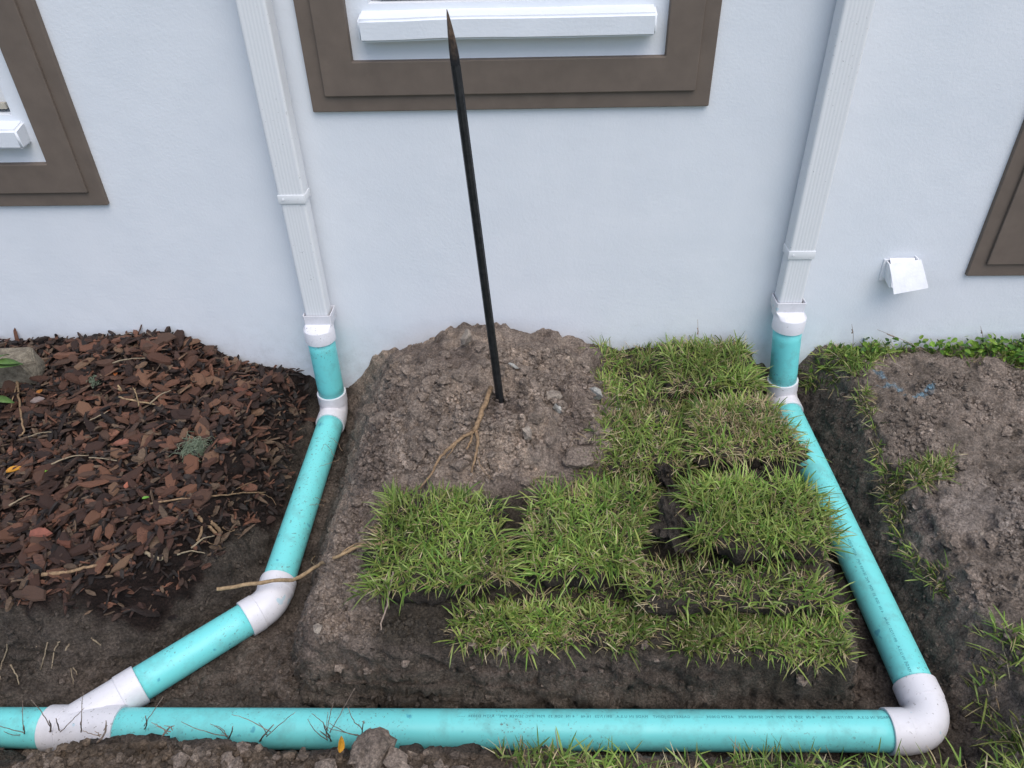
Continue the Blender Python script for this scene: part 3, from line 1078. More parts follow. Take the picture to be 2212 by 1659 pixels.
# ------------------------------------------------------------------ grass
def blades(P, Ln, az, tilt, droop, wd_, col, dark=None):
    N = len(P)
    P = np.asarray(P, float)
    h = np.stack([np.cos(az), np.sin(az), np.zeros(N)], 1)
    d0 = h * np.sin(tilt)[:, None] + np.array([0, 0, 1.0]) * np.cos(tilt)[:, None]
    roll = RNG.uniform(-.9, .9, N)
    side = np.stack([-np.sin(az), np.cos(az), np.zeros(N)], 1)
    nrm = np.cross(d0, side)
    side = side * np.cos(roll)[:, None] + nrm * np.sin(roll)[:, None]
    V = np.zeros((N, 9, 3))
    for k, (t, w) in enumerate(((0, .75), (.33, 1.0), (.68, .78))):
        c = P + Ln[:, None] * (t * d0 + (droop * t * t)[:, None] * (h * .45 + np.array([0, 0, -.75])))
        V[:, 2 * k] = c - side * (wd_ * w / 2)[:, None]
        V[:, 2 * k + 1] = c + side * (wd_ * w / 2)[:, None]
    c = P + Ln[:, None] * (.9 * d0 + (droop * .81)[:, None] * (h * .45 + np.array([0, 0, -.75])))
    V[:, 6] = c - side * (wd_ * .42 / 2)[:, None]
    V[:, 7] = c + side * (wd_ * .42 / 2)[:, None]
    V[:, 8] = P + Ln[:, None] * (1.0 * d0 + droop[:, None] * (h * .45 + np.array([0, 0, -.75])))
    b = (np.arange(N) * 9)[:, None]
    q = np.concatenate([b + np.array([[0, 1, 3, 2]]), b + np.array([[2, 3, 5, 4]]), b + np.array([[4, 5, 7, 6]])], 0).tolist()
    t3 = (b + np.array([[6, 7, 8]])).tolist()
    C = np.repeat(col[:, None, :], 9, 1)
    return V.reshape(-1, 3), q + t3, C.reshape(-1, 3)


GREENS = np.array([lin(132, 160, 72), lin(116, 148, 64), lin(152, 176, 88), lin(100, 134, 58), lin(166, 184, 106), lin(142, 156, 78), lin(156, 164, 88)])
STRAW = np.array([lin(200, 182, 140), lin(178, 158, 120), lin(212, 198, 160), lin(156, 136, 104)])


def grass_cols(N, straw, tone=1.0, P=None):
    c = GREENS[RNG.integers(0, len(GREENS), N)] * RNG.uniform(.5, 1.05, N)[:, None] * tone
    s = STRAW[RNG.integers(0, len(STRAW), N)] * RNG.uniform(.7, 1.1, N)[:, None]
    if P is not None:
        cl = fbm(P[:, 0], P[:, 1], 7, 3, 711)
        c = c * (1 + .75 * np.clip(cl, -.45, .45))[:, None]
        straw = straw * 1.35 + .9 * np.clip(fbm(P[:, 0], P[:, 1], 9, 2, 712) - .08, 0, .5)
    m = RNG.random(N) < straw
    return np.where(m[:, None], s, c), m


def grass_set(P, lean=None, WP=None, straw=.18, lo=.035, hi=.085, tone=1.0, wmin=.0026, wmax=.0062, tmax=1.45):
    N = len(P)
    az = RNG.uniform(0, 2 * math.pi, N)
    tilt = np.abs(RNG.normal(.75, .5, N)).clip(0, tmax)
    if lean is not None:
        l = np.hypot(lean[:, 0], lean[:, 1])
        use = RNG.random(N) < np.clip(l, 0, .9)
        az = np.where(use, np.arctan2(lean[:, 1], lean[:, 0]) + RNG.normal(0, .5, N), az)
        tilt = np.where(use, RNG.uniform(.6, 1.5, N), tilt)
    col, st = grass_cols(N, straw, tone, P if WP is None else WP)
    Ln = RNG.uniform(lo, hi, N)
    tilt = np.where(st, np.abs(RNG.normal(1.0, .35, N)).clip(0, 1.5), tilt)
    Ln = np.where(st, Ln * .8, Ln)
    wd_ = RNG.uniform(wmin, wmax, N) * np.where(st, .6, 1)
    return blades(P, Ln, az, tilt, RNG.uniform(.05, .75, N), wd_, col)


def poly_points(poly, n, dens=None):
    poly = [p[:2] for p in poly]
    x0, x1 = min(p[0] for p in poly), max(p[0] for p in poly)
    y0, y1 = min(p[1] for p in poly), max(p[1] for p in poly)
    out = np.zeros((0, 2))
    for _ in range(60):
        q = np.stack([RNG.uniform(x0, x1, n * 2), RNG.uniform(y0, y1, n * 2)], 1)
        k = sdist(q[:, 0], q[:, 1], poly) + .03 * fbm(q[:, 0], q[:, 1], 18, 2, 8) < 0
        if dens is not None: k &= RNG.random(len(q)) < dens(q[:, 0], q[:, 1])
        out = np.concatenate([out, q[k]])
        if len(out) >= n: break
    return out[:n]


def lawn(name, label, poly, n, dens=None, clip=None, **kw):
    q = poly_points(poly, n, dens)
    if clip is not None: q = q[sdist(q[:, 0], q[:, 1], clip) < -.022]
    P = np.stack([q[:, 0], q[:, 1], terrain(q[:, 0], q[:, 1]) - .004], 1)
    V, F, C = grass_set(P, **kw)
    o = obj(name, V.tolist(), F, M_GRASS, col=C)
    return tag(o, label, 'grass', kind='stuff')


patchy = lambda f, lo, sd: (lambda x, y: np.clip(.5 + (fbm(x, y, f, 3, sd) - lo) * 3, 0.02, 1))
lawn('lawn_grass', 'short patchy lawn grass between the dirt mound and the right riser',
     [(0.245, -0.034, -0.070), (0.512, 0.017, -0.060), (0.911, 0.015, -0.060), (0.875, -0.251, -0.060), (0.906, -0.564, -0.080), (0.895, -0.730, -0.100), (0.487, -0.775, -0.100), (0.023, -0.883, -0.100), (0.118, -0.755, -0.100), (0.225, -0.554, -0.090)],
     8500, patchy(9, -.45, 101), ISLAND, straw=.3, lo=.035, hi=.085)
lawn('lawn_grass', 'ragged grass strip overhanging the cut trench face in front of the sod',
     [(-0.167, -1.240, -0.130), (0.878, -1.222, -0.130), (0.897, -1.316, -0.130), (0.879, -1.411, -0.140), (0.665, -1.392, -0.140), (0.295, -1.380, -0.140), (-0.058, -1.360, -0.150), (-0.241, -1.323, -0.150), (-0.239, -1.261, -0.140)],
     7500, patchy(9, -.25, 102), ISLAND, straw=.32, lo=.03, hi=.075)
lawn('lawn_grass', 'green lawn grass along the near edge of the front trench',
     [(-0.126, -1.629, -0.120), (0.264, -1.636, -0.130), (0.846, -1.649, -0.130), (1.163, -1.633, -0.130), (1.9, -1.66), (1.9, -2.12), (0.05, -2.12)],
     9000, patchy(8, -.25, 103), straw=.15, lo=.035, hi=.09)
lawn('lawn_grass', 'grass fringe on the lower right trench bank',
     [(1.178, -1.253, -0.120), (1.239, -1.245, -0.120), (1.334, -1.325, -0.130), (1.9, -1.35), (1.9, -1.7), (1.161, -1.637, -0.140), (1.174, -1.515, -0.150), (1.171, -1.377, -0.140)],
     3600, patchy(10, -.1, 104), RIGHT, straw=.2, lo=.03, hi=.085)
lawn('lawn_grass', 'thin grass fringe along the upper right trench edge',
     [(1.182, -0.283, -0.070), (1.229, -0.283, -0.070), (1.202, -0.553, -0.090), (1.197, -0.672, -0.090), (1.432, -0.613, -0.090), (1.365, -0.694, -0.090), (1.215, -0.772, -0.100), (1.195, -0.887, -0.110), (1.227, -1.099, -0.120), (1.179, -1.133, -0.120), (1.151, -0.887, -0.110), (1.149, -0.684, -0.100), (1.179, -0.437, -0.080)],
     3200, None, RIGHT, straw=.35, lo=.025, hi=.07)
lawn('lawn_grass', 'bright grass tufts mixed with weeds at the foot of the right wall',
     [(1.1, -.015), (2.4, -.015), (2.4, -.25), (1.869, -0.145, -0.040), (1.553, -0.053, -0.040), (1.364, -0.080, -0.050), (1.222, -0.237, -0.060), (1.145, -0.145, -0.060), (1.087, -0.031, -0.060)],
     3400, patchy(7, -.15, 106), straw=.14, lo=.03, hi=.075)


lawn('lawn_grass', 'sparse flattened grass and thatch between the stacked sod pieces',
     [(-0.022, -0.777, -0.100), (0.528, -0.709, -0.100), (0.917, -0.707, -0.100), (0.883, -1.201, -0.120), (-0.046, -1.251, -0.130), (-0.061, -1.194, -0.120), (0.049, -1.126, -0.120), (0.297, -1.124, -0.120), (0.364, -0.776, -0.100)],
     2600, patchy(9, -.1, 107), ISLAND, straw=.4, lo=.03, hi=.075)


def slab_noise(p, sd, f=14, amp=.012):
    return amp * float(fbm(np.array(p[0] + p[2] * 1.7), np.array(p[1] - p[2] * 1.3), f, 3, sd))


SOD_N = 0


def sod(label, q, thick, n, straw=.2, lo=.03, hi=.085, bare=.0, tone=1.0):
    """a cut square of turf: crumbly dark soil slab with matted grass on it; q = TL, TR, BR, BL of its top"""
    global SOD_N
    SOD_N += 1
    sd = 300 + SOD_N * 13
    q = np.array(q, float)
    cen = q.mean(0)
    q = cen + (q - cen) * np.array([.97, .98, 1.0])
    n = int(n * 1.35)
    base = cen - np.array([0, 0, thick])
    e = empty('sod_piece', tuple(base))
    tag(e, label, 'sod', 'cut sod pieces stacked between the trenches')
    def pt(s, t):
        return (q[0] * (1 - s) + q[1] * s) * (1 - t) + (q[3] * (1 - s) + q[2] * s) * t
    m = 72
    prof = [(0.0, -1.0), (.55, -1.0), (.86, -1.0), (.95, -.85), (1.0, -.55), (1.0, -.25), (.97, -.08), (.9, 0), (.6, 0), (.3, .0), (.02, 0)]
    rings = []
    for pr, pz_ in prof:
        r = []
        for i in range(m):
            a = 2 * math.pi * i / m
            ca, sa = math.cos(a), math.sin(a)
            k = (abs(ca) ** 5 + abs(sa) ** 5) ** (-.2)
            wob = 1 + .26 * float(fbm(np.array(ca * 1.3 + sd), np.array(sa * 1.3), 2.8, 4, sd, .6))
            s, t = .5 + .5 * ca * k * pr * wob, .5 + .5 * sa * k * pr * wob
            p = pt(s, t)
            p = p + np.array([0, 0, thick * pz_])
            nz = slab_noise(p, sd, 16, .018) + slab_noise(p, sd + 3, 50, .010)
            out = np.array([ca, -sa, 0]) * nz * (2.0 if -.98 < pz_ < 0 else .3)
            p = p + out + np.array([0, 0, nz * .5])
            r.append(tuple(p - base))
        rings.append(r)
    V, F = ring_loft(rings, True, True)
    obj('soil_slab', V, F, M_DARK, e, True)
    s = RNG.uniform(.0, 1.0, n); t = RNG.uniform(0, 1.0, n)
    # more blades along the rim, hanging outwards
    k = RNG.random(n) < .22
    edge = RNG.integers(0, 4, n)
    k &= RNG.random(n) < .6
    s = np.where(k & (edge == 0), RNG.uniform(0, .04, n), s); s = np.where(k & (edge == 1), RNG.uniform(.96, 1, n), s)
    t = np.where(k & (edge == 2), RNG.uniform(0, .04, n), t); t = np.where(k & (edge == 3), RNG.uniform(.96, 1, n), t)
    P = (q[0] * (1 - s)[:, None] + q[1] * s[:, None]) * (1 - t)[:, None] + (q[3] * (1 - s)[:, None] + q[2] * s[:, None]) * t[:, None]
    em = np.minimum(np.minimum(s, 1 - s), np.minimum(t, 1 - t))
    keep = (fbm(P[:, 0], P[:, 1], 9, 3, sd + 5) > (-.9 + bare)) & (em + .22 * fbm(P[:, 0], P[:, 1], 11, 3, sd + 6) > -.005) & (fbm(P[:, 0], P[:, 1], 16, 2, sd + 7) < .52)
    P[:, :2] += RNG.normal(0, .011, (len(P), 2))
    P, s, t = P[keep], s[keep], t[keep]
    z = np.array([slab_noise(p, sd, 16, .009) for p in P])
    P[:, 2] += z - .004
    ex = np.where(s > .9, 1, np.where(s < .1, -1, 0)); ey = np.where(t < .1, 1, np.where(t > .9, -1, 0))
    lean = np.stack([ex * .35, np.where(ey > 0, .5, ey * .3)], 1)
    V, F, C = grass_set(P - base, lean, P, straw, lo, hi, tone)
    g = obj('grass', V.tolist(), F, M_GRASS, e, col=C)
    g['kind'] = 'stuff'
    return e


sod('thick green sod square farthest left, right of the loose stick', ((-0.485, -0.881, -0.030), (-0.118, -0.869, -0.030), (-0.086, -1.195, -0.040), (-0.499, -1.236, -0.050)), .085, 2300, .16)
sod('middle front sod square with a dark soil gap on its left', ((-0.024, -0.862, -0.020), (0.377, -0.831, -0.020), (0.261, -1.159, -0.020), (-0.033, -1.201, -0.040)), .085, 2300, .2)
sod('front right sod square on top of the stack touching the right pipe', ((0.455, -0.872, 0.020), (0.836, -0.844, 0.030), (0.864, -1.134, 0.020), (0.450, -1.097, 0.010)), .075, 2300, .18)
sod('lower sod layer peeking out under the front right square', ((0.254, -1.117, -0.050), (0.854, -1.153, -0.070), (0.832, -1.249, -0.070), (0.268, -1.252, -0.065)), .06, 1000, .32, .03, .07)
sod('brownish sod square just left of the upper right pipe', ((0.561, -0.480, 0.020), (0.824, -0.432, 0.020), (0.877, -0.724, 0.010), (0.512, -0.725, 0.010)), .075, 1900, .4)
sod('flat sod patch with straw in front of the brownish square', ((0.229, -0.458, -0.040), (0.539, -0.404, -0.040), (0.518, -0.727, -0.040), (0.225, -0.740, -0.050)), .05, 1500, .34)
sod('raised sod clump against the wall left of the right riser', ((0.512, -0.074, 0.010), (0.807, -0.066, 0.010), (0.827, -0.331, -0.000), (0.493, -0.345, -0.010)), .07, 1700, .24, .03, .09)
sod('thin torn sod strip hanging over the front cut face', ((-0.214, -1.228, -0.120), (0.217, -1.249, -0.120), (0.230, -1.332, -0.128), (-0.203, -1.297, -0.128)), .03, 800, .3, .025, .065)


# ------------------------------------------------------------------ clods, rocks
def lump_vf(sub, amp, seed, flat=.8, hull=False):
    bm = bmesh.new()
    rr = random.Random(seed)
    if hull:
        for _ in range(16):
            v = Vector((rr.gauss(0, 1), rr.gauss(0, 1), rr.gauss(0, 1))).normalized()
            bm.verts.new(v * rr.uniform(.8, 1.0))
        g = bmesh.ops.convex_hull(bm, input=bm.verts[:])
        loose = [v for v in bm.verts if not v.link_faces]
        bmesh.ops.delete(bm, geom=loose, context='VERTS')
        bmesh.ops.subdivide_edges(bm, edges=bm.edges[:], cuts=1, use_grid_fill=True)
    else:
        bmesh.ops.create_icosphere(bm, subdivisions=sub, radius=1)
    for v in bm.verts:
        c = v.co
        k = 1 + amp * (float(fbm(np.array(c.x + seed), np.array(c.y + c.z * 1.3), 1.3, 3, seed)) * 1.6) + rr.uniform(-.3, .3) * amp * .5
        v.co = Vector((c.x * k, c.y * k, c.z * k * flat))
    bm.verts.index_update()
    V = [tuple(v.co) for v in bm.verts]
    F = [[q.index for q in f.verts] for f in bm.faces]
    bm.free()
    return V, F


CLOD_MESH = []
for i in range(8):
    V, F = lump_vf(2, .55, 40 + i, .75)
    o = obj('soil_clod', V, F, M_CLOD, None, False)
    CLOD_MESH.append(o.data)
    bpy.data.objects.remove(o)


def place_lump(name, me, x, y, size, label, cat, group=None, sink=.35, z=None, mat=None, scale=None):
    o = bpy.data.objects.new(name, me)
    COL.objects.link(o)
    sc = scale or (size * random.uniform(.9, 1.3), size * random.uniform(.75, 1.1), size * random.uniform(.7, 1.0))
    o.scale = sc
    o.rotation_euler = (random.uniform(-.4, .4), random.uniform(-.4, .4), random.uniform(0, 6.28))
    o.location = (x, y, (ter(x, y) if z is None else z) + sc[2] * (1 - sink) * .75)
    tag(o, label, cat, group)
    return o


def scatter_clods(poly, n, smin, smax, label, group, cond=None):
    pts = poly_points(poly, n, cond)
    for x, y in pts:
        s = smin + (smax - smin) * random.random() ** 2.2
        place_lump('soil_clod', random.choice(CLOD_MESH), x, y, s, label, 'soil clod', group)


MPOLY = [(-0.661, -0.243, -0.050), (-0.511, -0.217, 0.020), (-0.375, -0.240, 0.100), (-0.111, -0.242, 0.100), (0.208, -0.224, 0.000), (0.200, -0.648, -0.050), (0.085, -0.784, -0.050), (-0.404, -0.808, -0.050), (-0.605, -1.060, -0.100), (-0.645, -1.265, -0.120), (-0.686, -0.824, -0.100)]
scatter_clods(MPOLY, 110, .010, .030, 'crumbly grey-brown soil clod lying on the dirt mound', 'clods on the dirt mound')
NPOLY = [(-1.334, -1.651, -0.100), (-0.754, -1.649, -0.100), (-0.129, -1.655, -0.100), (-.02, -1.95), (-1.5, -1.95)]
scatter_clods(NPOLY, 55, .009, .030, 'crumbly brown soil clod on the near left trench rim', 'clods on the near rim')
RPOLY = [(1.328, -0.128, -0.050), (1.865, -0.162, -0.050), (2.2, -.4), (1.95, -1.2), (1.234, -1.213, -0.100), (1.226, -0.856, -0.100), (1.241, -0.541, -0.100)]
scatter_clods(RPOLY, 60, .007, .022, 'small soil clod on the bare dirt right of the trench', 'clods on the right dirt')
TPOLY = [(-0.686, -1.271, -0.200), (-0.618, -1.400, -0.300), (0.829, -1.380, -0.300), (0.902, -1.353, -0.250)]
scatter_clods(TPOLY, 26, .006, .016, 'small dark soil clod fallen at the foot of the cut face', 'clods at the cut face')

ROCKS = [
    ('angular brown rock perched on the top of the dirt mound', (-0.269, -0.254), (.040, .028, .036), M_ROCK, 1, -.2),
    ('pale brown rock bedded in the mound right of the bar', (0.051, -0.464), (.036, .026, .03), M_ROCK, 2, .3),
    ('small chip of grey concrete just below the pale brown rock', (0.069, -0.509), (.026, .02, .022), M_CONC, 3, .3),
    ('grey concrete chunk at the right edge of the mound', (0.208, -0.389), (.032, .026, .032), M_CONC, 4, .25),
    ('rounded pale rock low on the mound front', (-0.038, -0.650), (.034, .026, .024), M_ROCK, 5, .4),
    ('flat white stone sliver lying in the grass by the mound', (0.289, -0.424), (.018, .012, .010), M_CONC, 6, .2),
    ('small pale stone above the left sod square', (-0.124, -0.744), (.020, .015, .013), M_ROCK, 7, .3),
    ('slab of clay half buried low on the mound right side', (0.143, -0.679), (.075, .05, .03), M_CLOD, 8, .5),
    ('big earthy rock on the near rim beside the yellow leaf', (-0.407, -1.671), (.056, .046, .050), M_CLOD, 9, .15),
    ('round stone at the front left corner of the island', (-0.629, -1.307), (.022, .018, .017), M_ROCK, 10, .3),
    ('light brown lump in the near left rim', (-1.415, -1.553), (.06, .045, .035), M_CLOD, 11, .4),
    ('dark stone on the paint-marked dirt', (1.402, -0.363), (.022, .018, .018), M_CLOD, 12, .3),
    ('small pale pebble on the sandy right patch', (1.369, -0.957), (.010, .008, .007), M_ROCK, 13, .3),
    ('grey earth lump by the weeds at the right edge', (1.729, -0.204), (.06, .045, .035), M_CLOD, 14, .4),
    ('brown earth clod on the sandy patch edge', (1.265, -0.991), (.03, .022, .02), M_CLOD, 15, .3),
    ('flat grey shard near the top of the mound', (-0.091, -0.352), (.03, .016, .01), M_CONC, 16, .4),
]
for label, (x, y), sc, m_, sd, sink in ROCKS:
    V, F = lump_vf(2, .18, 70 + sd, 1.0, True) if m_ is not M_CLOD else lump_vf(3, .4, 70 + sd, .9)
    o = obj('rock', V, F, m_, None, False)
    random.seed(sd)
    o.scale = sc
    o.rotation_euler = (random.uniform(-.3, .3), random.uniform(-.3, .3), random.uniform(0, 6.28))
    o.location = (x, y, ter(x, y) + sc[2] * (1 - 2 * sink) * .8)
    tag(o, label, 'rock' if m_ is not M_CLOD else 'earth lump')
random.seed(21)

# torn clod of dark turf soil between the sod squares
for label, u, sc, z in (('torn dark clod of turf soil between the middle and right sod squares', (0.405, -0.985, -0.020), (.05, .085, .05), -.035),
                        ('dark torn soil lump behind the middle sod square', (0.418, -0.739, -0.050), (.03, .055, .04), -.055),
                        ('dark crumbling soil block below the brownish sod square', (0.789, -0.720, -0.050), (.085, .035, .04), -.065)):
    V, F = lump_vf(4, .5, 130 + int(sc[0] * 1000), .9)
    V = [tuple(np.array(v) * (1 + .55 * float(fbm(np.array(v[0] + v[2]), np.array(v[1] - v[2] * 1.2), 3.2, 4, 171, .65)))) for v in V]
    o = obj('soil_clod', V, F, M_DARK, None, False)
    o.scale = sc
    o.location = (u[0], u[1], z)
    tag(o, label, 'soil clod')

# block of stone at the left end of the mulch bed
bm = bmesh.new()
for c in ((-.17, -.075, -.075), (.135, -.065, -.07), (.15, .06, -.075), (-.17, .07, -.075), (-.17, -.07, .055), (.10, -.072, .060), (.145, -.03, .035), (.12, .055, .052), (-.17, .065, .070), (.155, -.02, -.03)):
    bm.verts.new(c)
bmesh.ops.convex_hull(bm, input=bm.verts[:])
bmesh.ops.bevel(bm, geom=bm.edges[:], offset=.006, segments=2, affect='EDGES')
bmesh.ops.triangulate(bm, faces=bm.faces[:])
bmesh.ops.subdivide_edges(bm, edges=bm.edges[:], cuts=2, use_grid_fill=True)
for v in bm.verts:
    c = v.co
    k = float(fbm(np.array(c.x + c.z), np.array(c.y + c.z * 2), 12, 3, 201))
    v.co += Vector((c.x * .05 * k, k * .006, k * .008))
bm.verts.index_update()
o = obj('stone_block', [tuple(v.co) for v in bm.verts], [[q.index for q in f.verts] for f in bm.faces], M_BLOCK, None, False)
bm.free()
o.scale = (.85, .9, .9)
o.location = (-2.085, -0.251, 0.050)
o.rotation_euler = (.12, .06, .30)
tag(o, 'grey-brown stone block at the left end of the mulch bed', 'stone block')

# crumbs of soil: too many to count
CR = [lump_vf(1, .5, 90 + i, .8) for i in range(6)]


def scatter_mass(name, label, cat, variants, P, S3, rot, mat, cols):
    """copies variant k%n at P with sizes S3 and rotation matrices rot, joined into one mesh"""
    Vs, Fs, Cs = [], [], []
    base = 0
    n = len(variants)
    for k in range(n):
        sel = np.arange(k, len(P), n)
        v = np.array(variants[k][0]); f = variants[k][1]
        VV = v[None] * S3[sel][:, None, :]
        VV = np.einsum('nij,nkj->nki', rot[sel], VV) + P[sel][:, None, :]
        Vs.append(VV.reshape(-1, 3))
        off = base + np.arange(len(sel)) * len(v)
        for q in f:
            Fs += (off[:, None] + np.array(q)[None]).tolist()
        Cs.append(np.repeat(cols[sel], len(v), 0))
        base += len(sel) * len(v)
    o = obj(name, np.concatenate(Vs).tolist(), Fs, mat, col=np.concatenate(Cs))
    return tag(o, label, cat, kind='stuff')


def rots(n, tilt):
    az = RNG.uniform(0, 2 * np.pi, n); a = RNG.normal(0, tilt, n); b = RNG.normal(0, tilt, n)
    ca, sa = np.cos(az), np.sin(az)
    Rz = np.zeros((n, 3, 3)); Rz[:, 0, 0] = ca; Rz[:, 0, 1] = -sa; Rz[:, 1, 0] = sa; Rz[:, 1, 1] = ca; Rz[:, 2, 2] = 1
    Rx = np.zeros((n, 3, 3)); Rx[:, 0, 0] = 1; Rx[:, 1, 1] = np.cos(a); Rx[:, 1, 2] = -np.sin(a); Rx[:, 2, 1] = np.sin(a); Rx[:, 2, 2] = np.cos(a)
    Ry = np.zeros((n, 3, 3)); Ry[:, 1, 1] = 1; Ry[:, 0, 0] = np.cos(b); Ry[:, 0, 2] = np.sin(b); Ry[:, 2, 0] = -np.sin(b); Ry[:, 2, 2] = np.cos(b)
    return np.einsum('nij,njk,nkl->nil', Rx, Ry, Rz)


def crumbs(label, poly, n, smin, smax, dens=None):
    q = poly_points(poly, n, dens)
    s = smin + (smax - smin) * RNG.random(len(q)) ** 3
    P = np.stack([q[:, 0], q[:, 1], terrain(q[:, 0], q[:, 1]) + s * .25], 1)
    S3 = s[:, None] * RNG.uniform(.7, 1.25, (len(q), 3))
    col = soil_colour(q[:, 0], q[:, 1]) * RNG.uniform(.7, 1.5, len(q))[:, None]
    return scatter_mass('soil_crumbs', label, 'soil', CR, P, S3, rots(len(q), .5), M_SOIL, col)


crumbs('loose soil crumbs over the dirt mound', MPOLY, 9000, .0018, .012, patchy(7, -.05, 601))
crumbs('loose soil crumbs on the near left rim', NPOLY, 3600, .002, .014)
crumbs('loose soil crumbs on the bare dirt at the right', RPOLY, 6500, .0018, .010, patchy(6, .0, 602))
crumbs('loose crumbs over the bare left side of the island', [(-0.726, -0.804, -0.120), (-0.570, -0.780, -0.100), (-0.513, -1.191, -0.130), (-0.214, -1.322, -0.140), (-0.647, -1.335, -0.150)], 3200, .0016, .010)
crumbs('dark crumbs strewn along the trench floor and banks', [(-2.2, -1.25), (-1.0, -.2), (-.75, -.2), (-.6, -1.3), (.95, -1.36), (.95, -.2), (1.25, -.2), (1.3, -1.3), (1.3, -1.6), (-2.2, -1.6)], 14000, .0015, .010)


# ------------------------------------------------------------------ bark mulch
def chip_vf(seed):
    rr = random.Random(seed)
    n = rr.choice([6, 7, 8])
    el = rr.uniform(1.3, 2.6)
    pts = []
    for i in range(n):
        a = 2 * math.pi * (i + rr.uniform(-.3, .3)) / n
        r = rr.uniform(.75, 1.08)
        pts.append((math.cos(a) * r, math.sin(a) * r / el))
    th = rr.uniform(.07, .17)
    bend = rr.uniform(-.12, .25)
    z = lambda x, y: -bend * x * x + rr.uniform(-.03, .03)
    V = [(x, y, z(x, y) - th) for x, y in pts] + [(x * .9, y * .86, z(x, y) + th) for x, y in pts] + [(0, 0, th * 1.25)]
    F = [list(range(n))[::-1]]
    for i in range(n):
        j = (i + 1) % n
        F.append([i, j, n + j, n + i])
        F.append([n + i, n + j, 2 * n])
    return V, F


CHIPS = [chip_vf(500 + i) for i in range(14)]
BARKC = np.array([lin(42, 30, 25), lin(60, 41, 33), lin(82, 56, 44), lin(70, 53, 44), lin(108, 73, 56), lin(96, 78, 62), lin(50, 43, 39), lin(32, 25, 22)])
MUL = [(-2.42, -.012), (-1.03, -.012)] + [p for p in MULCH[2:11]] + [(-2.42, -1.30)]
q = poly_points(MUL, 8500)
q = np.concatenate([q, q[RNG.integers(0, len(q), 400)] + RNG.normal(0, .035, (400, 2))])
q = q[q[:, 1] < -.008]
q[:, 1] = np.minimum(q[:, 1], -.012)
nq = len(q)
s = .010 + .022 * RNG.random(nq) ** 1.5
P = np.stack([q[:, 0], q[:, 1], terrain(q[:, 0], q[:, 1]) + RNG.uniform(-.004, .026, nq)], 1)
S3 = np.stack([s * RNG.uniform(.9, 1.6, nq), s * RNG.uniform(.35, 1.1, nq), s * RNG.uniform(.7, 1.2, nq)], 1)
col = BARKC[RNG.integers(0, len(BARKC), nq)] * RNG.uniform(.7, 1.25, nq)[:, None]
scatter_mass('bark_mulch', 'mass of small brown bark mulch filling the bed at the left', 'mulch', CHIPS, P, S3, rots(nq, .45), M_BARKS, col)

CHIP_ME = []
for V, F in CHIPS:
    o = obj('bark_chip', V, F, M_BARK)
    CHIP_ME.append(o.data); bpy.data.objects.remove(o)


def chip(x, y, size, me, label, group=None, mat=None, tilt=.3, lift=.026, rz=None):
    o = bpy.data.objects.new('bark_chip', me)
    COL.objects.link(o)
    o.location = (x, y, ter(x, y) + lift)
    o.rotation_euler = (random.gauss(0, tilt), random.gauss(0, tilt), random.uniform(0, 6.28) if rz is None else rz)
    o.scale = (size, size * random.uniform(.8, 1.1), size * random.uniform(.7, 1.0))
    tag(o, label, 'bark chip', group)
    return o


VIEWMUL = [(-2.079, -0.322), (-1.980, -0.189), (-1.943, -0.057), (-1.581, -0.057), (-1.413, -0.031), (-1.260, -0.032), (-1.069, -0.107), (-1.061, -0.432), (-1.080, -0.770), (-1.134, -0.985), (-1.236, -1.123), (-1.399, -1.196), (-1.567, -1.247)]
pts = poly_points(VIEWMUL, 288)
for x, y in pts:
    chip(x, y, random.uniform(.028, .054), random.choice(CHIP_ME), 'flat brown bark chip lying on top of the mulch bed', 'bark chips on the mulch bed')


def odd_chip(label, xy, size, c, el, rz, tilt=.1):
    V, F = chip_vf(int(size * 1e5) + 7)
    V = [(v[0], v[1] * el, v[2]) for v in V]
    m_ = wood_mat('odd_bark', tuple(a * .62 for a in c), c, 70)
    o = obj('bark_chip', V, F, m_)
    o.location = (xy[0], xy[1], ter(*xy) + .034)
    o.scale = (size, size, size * .7)
    o.rotation_euler = (tilt, -tilt * .5, rz)
    tag(o, label, 'bark chip')


odd_chip('large oblong reddish bark chip near the left edge of the mulch', (-1.581, -0.998), .046, lin(140, 84, 68), 1.0, .05)
odd_chip('small upright orange bark chip in the lower mulch', (-1.392, -0.785), .022, lin(172, 104, 80), 1.0, 1.2)
odd_chip('pale grey weathered bark chip below the stone block', (-1.908, -0.383), .026, lin(138, 122, 116), 1.5, .6)
odd_chip('reddish bark chip left of the moss tuft', (-1.502, -0.587), .030, lin(138, 88, 70), 1.0, .4)
odd_chip('reddish bark chip right of the moss tuft', (-1.121, -0.591), .026, lin(122, 78, 62), 1.2, .3)


def leaf_vf(n=7, fold=.2, curl=.15, wid=.36):
    V, F = [], []
    for i in range(n + 1):
        t = i / n
        w = wid * math.sin(math.pi * min(1, t * .93 + .05)) ** .8 * (1 - .35 * t)
        z = -curl * t * t
        V += [(t, -w, z + fold * w), (t, 0, z), (t, w, z + fold * w)]
    for i in range(n):
        a = 3 * i
        F += [[a, a + 3, a + 4, a + 1], [a + 1, a + 4, a + 5, a + 2]]
    # thickness
    N = len(V)
    V2 = V + [(x, y, z - .02) for x, y, z in V]
    F2 = F + [[i + N for i in f[::-1]] for f in F]
    rim = [3 * i for i in range(n + 1)] + [3 * n + 1] + [3 * i + 2 for i in range(n, -1, -1)] + [1]
    for k in range(len(rim)):
        a, b = rim[k], rim[(k + 1) % len(rim)]
        F2.append([b, a, a + N, b + N])
    return V2, F2


